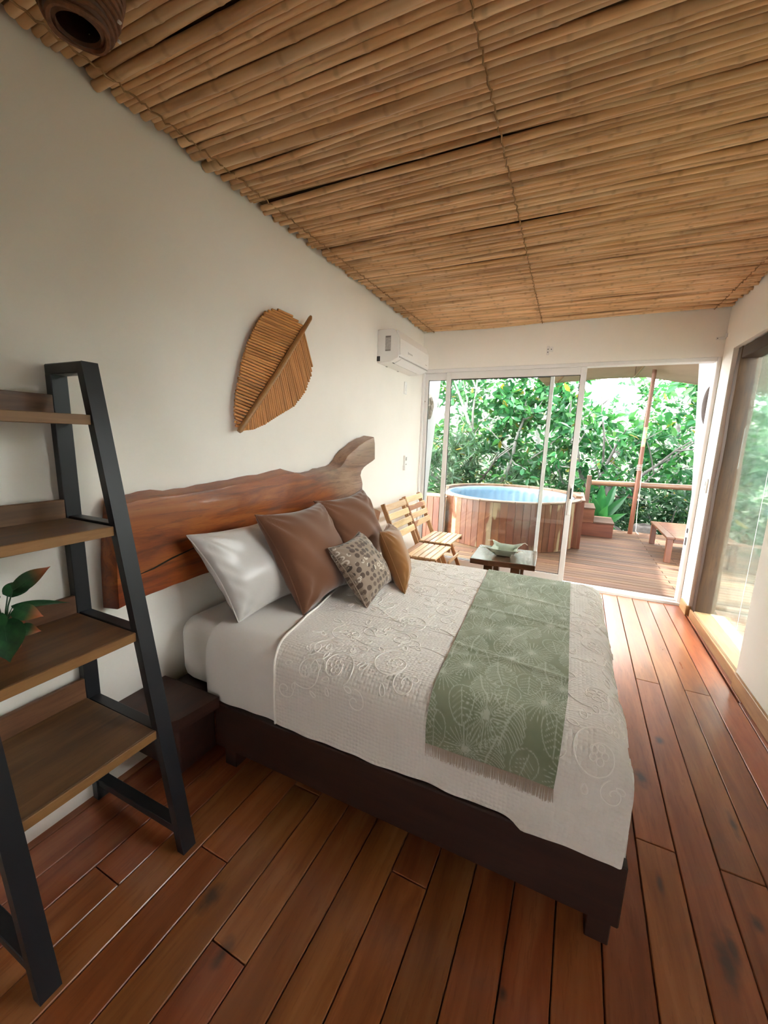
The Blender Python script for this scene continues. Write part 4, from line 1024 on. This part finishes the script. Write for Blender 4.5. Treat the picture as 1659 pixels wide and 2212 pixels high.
b = MB(); nth = 240; nv = 0; prof = []
zr = [(.905, TH-.06), (.915, TH-.015), (.905, TH+.014), (.88, TH+.020), (.862, TH+.005), (.855, TH-.05), (.845, TH-.08), (.84, TH-.25), (.84, .22), (.81, .16), (0.3, .15), (0.001, .15)]
G = np.zeros((len(zr), nth+1, 3)); th = np.linspace(0, 2*math.pi, nth+1)
for i, (r, z) in enumerate(zr):
    rib = (.012*np.abs(np.sin(th*22)) if 6 <= i <= 8 else 0*th)
    G[i] = np.stack([TC[0]+(r+rib)*np.cos(th), TC[1]+(r+rib)*np.sin(th), np.full(nth+1, z)], -1)
b.grid(G); b.build('liner', M['liner'], tub, smooth=True, sharp=0, recalc=True)
for k, xx in enumerate((1.700, 1.735)):
    b = MB(); b.box((xx if k else 1.695, 5.945+.012*k, .325), (.062, .026, .646), .003); b.build('corner_board', M['teak_z'], tub)
b = MB(); b.box(*bx(1.745, 1.765, 5.96, 6.94, 0, .648), .003); b.build('corner_side', M['teak_z'], tub)
b = MB(); b.box(*bx(1.725, 1.775, 5.93, 6.95, .650, .672), .003); b.build('corner_cap', M['rim'], tub)
# wood bench box joining tub to the left wing
bn = thing('deck_bench', 'low wood-clad box with flat top between hot tub and white wing wall', 'bench', (-.36, 5.9, 0))
x = -1.0
while x < -.06:
    b = MB(); b.box((x+.045, 5.50, .30), (.086, .02, .60), .003); b.build('cladding_board', M['stave'], bn); x += .09
for k in range(3):
    xr = (.0, -.10, -.17)[k]; b = MB(); b.box(((-1.0+xr)/2, 5.535+.092*k, .612), (1.0+xr, .088, .022), .003); b.build('top_board', M['rim'], bn)
b = MB(); b.box(*bx(-1.0, -.17, 5.512, 5.77, .02, .598)); b.build('carcass', M['bedwood'], bn)
# steps
sp_ = thing('wooden_steps', 'three-tread wooden steps beside the hot tub on the deck', 'steps', (2.0, 7.1, 0))
def box_(name, mat, q, par, bev=.003): b = MB(); b.box(*bx(*q), bev); return b.build(name, mat, par)
box_('side_panel', M['teak_x'], (1.775, 2.235, 6.95, 6.975, 0, .205), sp_)
box_('side_panel', M['teak_x'], (1.775, 1.955, 6.95, 6.975, .207, .415), sp_)
box_('riser', M['teak_y'], (2.215, 2.235, 6.977, 7.55, 0, .205), sp_); box_('riser', M['teak_y'], (1.935, 1.955, 6.977, 7.55, .235, .415), sp_)
box_('tread', M['teak_y'], (1.775, 2.24, 6.945, 7.55, .207, .230), sp_) if False else box_('tread', M['deck_x'], (1.957, 2.243, 6.945, 7.55, .207, .230), sp_)
box_('tread', M['deck_x'], (1.776, 1.962, 6.945, 7.55, .417, .440), sp_); box_('tread', M['deck_x'], (1.60, 1.774, 6.98, 7.40, .60, .624), sp_)
box_('side_panel', M['teak_x'], (1.60, 1.774, 7.0, 7.02, .0, .598), sp_)
# railing
ra_ = thing('deck_railing', 'thick bamboo handrail on a square wooden post at the deck edge', 'railing', (1.85, 7.42, 0))
box_('post', M['post_wood'], (1.815, 1.885, 7.56, 7.63, -.4, .90), ra_, .004)
box_('post', M['post_wood'], (3.60, 3.67, 7.56, 7.63, -.4, .90), ra_, .004)
b = MB(); xs = np.linspace(1.89, 3.62, 60); rr = .044+.006*np.exp(-((xs-2.62)/.012)**2)+.006*np.exp(-((xs-3.1)/.012)**2)+.006*np.exp(-((xs-2.15)/.012)**2)
b.tube(np.stack([xs, np.full(60, 7.585), .785+.012*(xs-1.89)], 1), rr, 14); b.build('handrail', M['bamboo_rail'], ra_, smooth=True, sharp=60)
# awning pole
ap = thing('awning_pole', 'slim orange-brown pole with a pale spliced joint holding up the tan awning', 'pole', (2.53, 7.49, 0))
def cyl(name, mat, p, q, r0, r1, par, n=12): b = MB(); b.tube([p, q], [r0, r1], n); return b.build(name, mat, par, smooth=True, sharp=50)
cyl('lower_pole', M['pole_wood'], (2.53, 7.49, 0), (2.537, 7.485, 1.40), .034, .031, ap); cyl('joint', M['bamboo'], (2.536, 7.485, 1.37), (2.540, 7.485, 1.73), .028, .026, ap); cyl('upper_pole', M['pole_wood'], (2.536, 7.485, 1.70), (2.545, 7.46, 2.555), .031, .030, ap)
b = MB(); t = np.linspace(0, 1, 60); b.tube(np.stack([2.533+.037*np.cos(t*25), 7.487+.037*np.sin(t*25), 1.02+.10*t], 1), .004, 4); b.tube([(2.57, 7.46, 1.02), (2.575, 7.45, .8), (2.585, 7.47, .4), (2.60, 7.44, .06), (2.64, 7.40, .02)], .004, 4); b.build('tie_cord', M['cord'], ap, smooth=True)
# tan awning
aw = thing('awning', 'tan canvas awning stretched over the deck from the house to the pole', 'awning', (2.2, 6.0, 2.5))
U, V = np.meshgrid(np.linspace(0, 1, 40), np.linspace(0, 1, 30), indexing='ij')
xe = 1.0+(4.1-1.0)*U; xi = .35+(4.1-.35)*U
edge_z = np.interp(xe, [1.0, 1.15, 1.87, 2.5, 3.23, 4.3], [2.415, 2.467, 2.515, 2.523, 2.381, 2.15]); edge_y = 8.0+0*xe
zi = 2.80+0*xe
Xg = xi+(xe-xi)*V; Yg = 4.42+(edge_y-4.42)*V; Zg = zi+(edge_z-zi)*V-.05*np.sin(math.pi*V)*np.sin(math.pi*U*2.2)**2
b = MB(); b.grid(np.stack([Xg, Yg, Zg], -1)); o = b.build('canvas', M['canvas'], aw, smooth=True, sharp=0); sm = o.modifiers.new('solid', 'SOLIDIFY'); sm.thickness = .004
i0 = 13
b = MB(); b.tube(np.stack([Xg[:, -1], Yg[:, -1], Zg[:, -1]], 1), .007, 6); b.build('hem', M['canvas'], aw, smooth=True)
for i in (17,): b = MB(); b.tube(np.stack([Xg[i], Yg[i], Zg[i]-.006], 1), .005, 5); b.build('seam', M['rope'], aw, smooth=True)
cyl('support_stick', M['pole_wood'], (1.2, 7.7, 2.44), (1.45, 6.8, 2.56), .016, .016, aw); cyl('support_stick', M['pole_wood'], (2.32, 7.7, 2.48), (2.38, 6.5, 2.58), .014, .014, aw)
# slatted outdoor table
ot = thing('garden_table', 'low reddish slatted wooden table at the right side of the deck', 'table', (3.05, 6.38, 0))
X0, X1, Y0, Y1, ZT = 2.70, 3.42, 5.80, 6.96, .325
for q, m_ in (((X0, X0+.085, Y0, Y1), 'teak_y'), ((X1-.085, X1, Y0, Y1), 'teak_y'), ((X0+.087, X1-.087, Y0, Y0+.08), 'teak_x'), ((X0+.087, X1-.087, Y1-.08, Y1), 'teak_x')): box_('frame_board', M[m_], (*q, ZT-.026, ZT), ot)
yy = Y0+.084
while yy < Y1-.1: box_('slat', M['teak_x'], (X0+.087, X1-.087, yy, yy+.092, ZT-.024, ZT-.001), ot); yy += .1
for x, yy in ((X0+.045, Y0+.05), (X1-.045, Y0+.05), (X0+.045, Y1-.05), (X1-.045, Y1-.05)): box_('leg', M['teak_z'], (x-.032, x+.032, yy-.032, yy+.032, 0, ZT-.028), ot)
for q in ((X0+.08, X1-.08, Y0+.03, Y0+.055, ZT-.075, ZT-.028), (X0+.08, X1-.08, Y1-.055, Y1-.03, ZT-.075, ZT-.028)): box_('apron', M['teak_x'], q, ot)
# ornaments on the wing walls
b = MB(); n = 22; t = np.linspace(0, 2*math.pi, n, endpoint=False); rr = 1+.07*np.sin(5*t+1)+.05*np.sin(3*t)
P = [(.03, 4.46+.14*r_*math.cos(a_), 1.775+.135*r_*math.sin(a_)) for r_, a_ in zip(rr, t)]; Q = [(.045, 4.46+.11*r_*math.cos(a_), 1.775+.105*r_*math.sin(a_)) for r_, a_ in zip(rr, t)]; B_ = [(.002, y_, z_) for _, y_, z_ in P]
b.add(B_+P+Q, [(i, (i+1) % n, n+(i+1) % n, n+i) for i in range(n)]+[(n+i, n+(i+1) % n, 2*n+(i+1) % n, 2*n+i) for i in range(n)]+[tuple(2*n+i for i in range(n)), tuple(range(n))[::-1]])
orn = b.build('wall_plaque', M['shell'], recalc=True); tag(orn, 'round pale carved plaque on the white outer wall seen through left door pane', 'wall ornament')
b = MB()
for k in range(5): a_ = k*1.257; tt_ = np.linspace(0, 1, 12); b.tube(np.stack([np.full(12, .047), 4.46+.085*tt_*np.cos(a_+.8*tt_), 1.775+.09*tt_*np.sin(a_+.8*tt_)], 1), .006, 5)
b.build('carving', M['shell'], orn, smooth=True)
b = MB(); G = np.zeros((16, 11, 3))
for i, u in enumerate(np.linspace(0, math.pi, 16)):
    for j, v in enumerate(np.linspace(0, math.pi, 11)):
        G[i, j] = (2.65-.055*math.sin(u)*math.sin(v), 4.735+.018*math.cos(u)+.055*math.sin(u)*math.cos(v)*(1+.1*math.sin(3*u)), 1.79+.185*math.cos(u))
b.grid(G); o = b.build('wall_mask', M['darkwood'], smooth=True, sharp=0, recalc=True); tag(o, 'dark oval carved wood ornament on the white outer wall right of the door', 'wall ornament')

# ------------------------------------------------------------------ plants
LEAF = np.array([(0, 0, 0), (.30, .20, .05), (.30, 0, 0), (.30, -.20, .05), (.68, .17, .0), (.68, 0, -.05), (.68, -.17, .0), (1, 0, -.13)])
LF = [(0, 2, 1), (0, 3, 2), (1, 2, 5, 4), (2, 3, 6, 5), (4, 5, 7), (5, 6, 7)]
NARROW = LEAF*np.array((1, .38, 1.3))
def norm(a): return a/(np.linalg.norm(a, axis=-1, keepdims=True)+1e-9)
def leaf_frames(base, d, n):
    x = norm(d); s = norm(np.cross(n, x)); z = np.cross(x, s); return x, s, z
def leaf_stuff(name, mat, parent, base, d, n, L, tmpl=LEAF):
    x, s, z = leaf_frames(base, d, n); m = len(base)
    V = base[:, None]+L[:, None, None]*(tmpl[None, :, 0:1]*x[:, None]+tmpl[None, :, 1:2]*s[:, None]+tmpl[None, :, 2:3]*z[:, None])
    me = bpy.data.meshes.new(name); k = len(tmpl); nv = m*k
    c = V.reshape(-1, 3).mean(0); me.vertices.add(nv); me.vertices.foreach_set('co', (V.reshape(-1, 3)-c).ravel())
    li = np.concatenate([np.array(f) for f in LF]); lens = np.array([len(f) for f in LF]); tot = len(li)
    loops = (li[None]+k*np.arange(m)[:, None]).ravel(); me.loops.add(len(loops)); me.loops.foreach_set('vertex_index', loops)
    starts = np.concatenate([[0], np.cumsum(lens)[:-1]]); me.polygons.add(m*len(LF))
    me.polygons.foreach_set('loop_start', (starts[None]+tot*np.arange(m)[:, None]).ravel())
    me.update(calc_edges=True)
    at = me.attributes.new('shade', 'FLOAT', 'POINT'); at.data.foreach_set('value', np.repeat(NR.rand(m)*.985 if True else 0, k).astype(np.float32))
    me.materials.append(mat); o = link(bpy.data.objects.new(name, me)); attach(o, parent, c); o['kind'] = 'stuff'; return o
def rosettes(cent, per, L, droop=.2, spread=1.0):
    m = len(cent); k = per
    ax = norm(NR.normal(size=(m, 3))+np.array((0, -.25, .75)))
    t = NR.normal(size=(m, k, 3)); t -= (t*ax[:, None]).sum(-1, keepdims=True)*ax[:, None]; t = norm(t)
    d = norm(t*spread+ax[:, None]*NR.uniform(-.1, .8, (m, k, 1))+np.array((0, 0, -droop)))
    n = norm(ax[:, None]+.6*NR.normal(size=(m, k, 3)))
    base = cent[:, None]+d*.03+NR.normal(size=(m, k, 3))*.015
    LL = L*NR.uniform(.65, 1.15, (m, k))
    return base.reshape(-1, 3), d.reshape(-1, 3), n.reshape(-1, 3), LL.ravel()
def big_leaf_obj(mat, parent):
    b = MB(); v = LEAF; b.add(v, LF); b.c = [np.full(8, .3)]; return b.build('leaf', mat, parent, origin=(0, 0, 0))
def tree(name, label, trunk, tips, r0, cent, per, L, mat, nsep, droop=.2, tmpl=LEAF, group=None):
    t = thing(name, label, 'tree', trunk, group); tr0 = Vector(trunk)
    for k, tip in enumerate(tips):
        tip = Vector(tip); n = 9; P = []; rg = random.Random(k*7+len(tips)); bend = Vector((rg.uniform(-.5, .5), rg.uniform(-.3, .3), rg.uniform(-.3, .5)))
        for i in range(n):
            u = i/(n-1); p = tr0.lerp(tip, u)+bend*math.sin(math.pi*u)*.5*(tip-tr0).length*.4+Vector((rg.uniform(-.04, .04), rg.uniform(-.04, .04), rg.uniform(-.04, .04)))*(1 if 0 < i else 0); P.append(p)
        b = MB(); b.tube(P, [r0*(1-.80*i/(n-1))*(1.0 if k < 3 else .6) for i in range(n)], 8); b.build('branch', M['bark'], t, smooth=True)
        for q in range(3):
            i = rg.randrange(3, n-1); s = Vector(P[i]); e = s+Vector((rg.uniform(-1, 1), rg.uniform(-.8, .4), rg.uniform(-.2, .9))).normalized()*rg.uniform(.4, 1.0)
            m_ = s.lerp(e, .5)+Vector((rg.uniform(-.1, .1), rg.uniform(-.1, .1), rg.uniform(-.1, .1)))
            b = MB(); b.tube([s, m_, e], [r0*.26, r0*.18, r0*.09], 6); b.build('twig', M['bark'], t, smooth=True)
    base, d, n, LL = rosettes(cent, per, L, droop)
    key = base[:, 1]-.15*LL/L
    order = np.argsort(key); sep = order[:nsep]; rest = order[nsep:]
    if nsep:
        x, s, z = leaf_frames(base, d, n); src = None
        for i in sep:
            Mx = Matrix(((*(x[i]*LL[i]),), (*(s[i]*LL[i]),), (*(z[i]*LL[i]),))).transposed().to_4x4(); Mx.translation = Vector(base[i])
            if src is None: src = big_leaf_obj(mat, t); src.matrix_basis = Matrix.Translation(-wloc(t))@Mx
            else: inst(src, t, Mx)
    leaf_stuff('foliage', mat, t, base[rest], d[rest], n[rest], LL[rest], tmpl)
    return t
def cloud(n, lo, hi, keep=None, clump=0, cs=.45):
    lo = np.array(lo); hi = np.array(hi)
    if clump:
        c = lo+(hi-lo)*NR.rand(clump, 3); P = c[NR.randint(clump, size=n)]+NR.normal(size=(n, 3))*cs*np.array((1, .8, .8))
    else: P = lo+(hi-lo)*NR.rand(n, 3)
    if keep is not None: P = P[keep(P)]
    return P
gap = lambda P: ~((np.hypot((P[:, 0]-2.15)/.42, (P[:, 2]-2.45)/.42) < 1) | (np.hypot((P[:, 0]-2.6)/.30, (P[:, 2]-2.15)/.22) < 1) | (np.hypot((P[:, 0]+2.05)/.3, (P[:, 2]-2.7)/.3) < 1))
tree('fig_tree', 'large glossy-leaved tree with pale branches behind the hot tub', (-.6, 9.3, -.4), [(-2.2, 8.9, 2.2), (-.8, 8.4, 2.6), (.6, 8.6, 2.2), (-1.8, 8.3, 1.2), (.4, 8.2, 1.3), (1.4, 8.7, 1.6), (-.3, 8.2, 3.2), (-2.9, 9, 1.5)], .075,
     cloud(1050, (-3.4, 8.6, .55), (1.1, 9.6, 3.9), gap, 70, .36), 7, .20, M['leaf_fig'], 160, group='trees beyond the deck')
tree('fig_tree', 'glossy-leaved tree with long low branches behind the bamboo handrail', (2.2, 9.6, -.4), [(1.4, 8.5, 2.2), (2.4, 8.4, 1.7), (3.4, 8.6, 1.5), (1.2, 8.8, 1.2), (3.0, 8.3, 1.1), (1.8, 8.6, 2.8), (4.0, 8.9, 2)], .06,
     cloud(520, (1.1, 8.6, .50), (4.1, 9.8, 2.7), gap, 42, .34), 7, .20, M['leaf_fig'], 120, group='trees beyond the deck')
tree('small_leaved_tree', 'dense small-leaved tree filling the right of the view beside the awning pole', (4.2, 12.0, -.2), [(3.6, 11.3, 3.0), (4.6, 11.2, 3.4), (5.4, 11.6, 2.6), (3.2, 11.2, 2.0)], .09,
     cloud(1200, (2.9, 10.8, .4), (6.6, 13, 4.6), gap, 60, .5), 9, .12, M['leaf_small'], 0, group='trees beyond the deck')
tree('background_tree', 'pale green tree far behind, closing the gap between left and right trees', (.5, 14.0, .3), [(-1.5, 13.5, 4), (.6, 13.2, 4.2), (2.4, 13.5, 2.8), (-3.5, 13.6, 3.6)], .10,
     cloud(800, (-6.0, 12.8, .2), (3.0, 15, 4.8), lambda P: (P[:, 2] < 2.7) | (P[:, 0] < 1.6), 60, .6), 8, .17, M['leaf_small'], 0, group='trees beyond the deck')
# low growth
def shrub(name, label, cent, per, L, mat, tmpl, loc, cat='shrub', droop=.1, group=None, spread=.7):
    t = thing(name, label, cat, loc, group); base, d, n, LL = rosettes(cent, per, L, droop, spread); leaf_stuff('foliage', mat, t, base, d, n, LL, tmpl)
    b = MB()
    for k in range(6): c = cent[NR.randint(len(cent))]; b.tube([loc, tuple((np.array(loc)+c)/2+NR.normal(size=3)*.05), tuple(c)], [.018, .013, .006], 5)
    b.build('stem', M['bark'], t, smooth=True); return t
shrub('reed_shrub', 'dark narrow-leaved shrub low behind the left end of the hot tub', cloud(300, (-2.6, 7.9, .1), (.1, 8.6, 1.25), None, 24, .22), 8, .26, M['leaf_grass'], NARROW, (-1.2, 8.3, -.5))
shrub('ground_shrub', 'low leafy undergrowth between the awning pole and garden table', cloud(420, (2.3, 8.0, -.35), (4.6, 9.6, .50), None, 34, .2), 8, .13, M['leaf_grass'], LEAF, (3.3, 8.8, -.5))
shrub('ground_shrub', 'fine-leaved undergrowth behind the wooden steps', cloud(300, (.6, 8.2, -.3), (2.6, 9.6, .62), None, 26, .2), 8, .14, M['leaf_grass'], NARROW, (1.7, 8.8, -.5))
gl = thing('broad_leaf_plant', 'low garden plant with several broad upright green leaves beside the wooden steps', 'plant', (2.12, 7.95, -.5))
for base, tip, W in (((2.12, 7.95, .18), (2.05, 7.80, .78), .085), ((2.14, 7.95, .12), (2.48, 7.9, .62), .075), ((2.1, 7.95, .1), (1.93, 7.72, .55), .085), ((2.15, 7.93, .05), (2.46, 7.72, .30), .07), ((2.12, 7.9, .05), (2.16, 7.66, .40), .085), ((2.16, 8.0, .2), (2.30, 8.05, .82), .07), ((2.1, 7.9, 0), (2.34, 7.70, .02), .08)):
    bigleaf(base, tip, (-.3, -1, .3), W, M['leaf_big'], gl, curl=.12, stem=(2.12, 7.96, -.5))
def hang_pot(x, y_, z, label):
    p = thing('flower_pot', label, 'pot', (x, y_, z), 'pots behind the handrail'); b = MB(); b.lathe([(0, 0), (.075, 0), (.095, .14), (.103, .14), (.103, .165), (.092, .165), (.088, .13), (0, .125)], (x, y_, z), 16); b.build('bowl', M['pot_dark'], p, smooth=True)
    base, d, n, LL = rosettes(np.array([[x, y_, z+.2]])+NR.normal(size=(7, 3))*.06, 6, .15, 0); leaf_stuff('foliage', M['leaf_big'], p, base, d, n, LL)
    b = MB(); b.box((x, y_, z-.012), (.22, .22, .02)); b.beam((x, y_, z-.02), (x, y_, -.4), .05, .05); b.build('stand', M['post_wood'], p)
hang_pot(2.24, 8.25, .53, 'dark flower pot under the bamboo handrail, nearer the steps'); hang_pot(2.58, 8.25, .53, 'dark flower pot under the bamboo handrail, just left of the awning pole')
b = MB(); b.lathe([(0, -.35), (.15, -.35), (.19, -.1), (.17, .06), (.13, .10), (.11, .08), (.10, .02), (0, .0)], (2.78, 7.93, 0), 22)
v = b.v[0]; b.v[0] = v+.008*np.sin(v*41)[:, [1, 2, 0]]; o = b.build('stone_urn', M['stone'], smooth=True, sharp=0); tag(o, 'rough grey stone urn on the ground behind the awning pole foot', 'urn')
b = MB(); b.lathe([(0, -.45), (.14, -.45), (.19, -.30), (.16, -.12), (.08, -.04), (0, -.03)], (2.36, 8.2, 0), 14); v = b.v[0]; b.v[0] = v+.02*np.sin(v*17)[:, [1, 2, 0]]; o = b.build('garden_rock', M['stone'], smooth=True, sharp=0); tag(o, 'pale garden rock beside the deck edge between steps and pole', 'rock')
# garden seen through the side window
shrub('garden_hedge', 'soft green hedge seen through the scuffed side window', cloud(2100, (4.45, 1.0, -.3), (5.9, 10.2, 2.5), None, 130, .26), 7, .22, M['leaf_small'], LEAF, (5.4, 6.5, -.5), 'hedge')
wk = struct(simple('path', M['black_gap'], [bx(2.82, 3.72, .5, 4.36, -.25, -.035)]))
y = .52
while y < 4.3:
    b = MB(); b.box((3.27, y+.07, -.018), (.88, .132, .03), .003); b.build('path_board', M['deck_x'], wk); y += .14
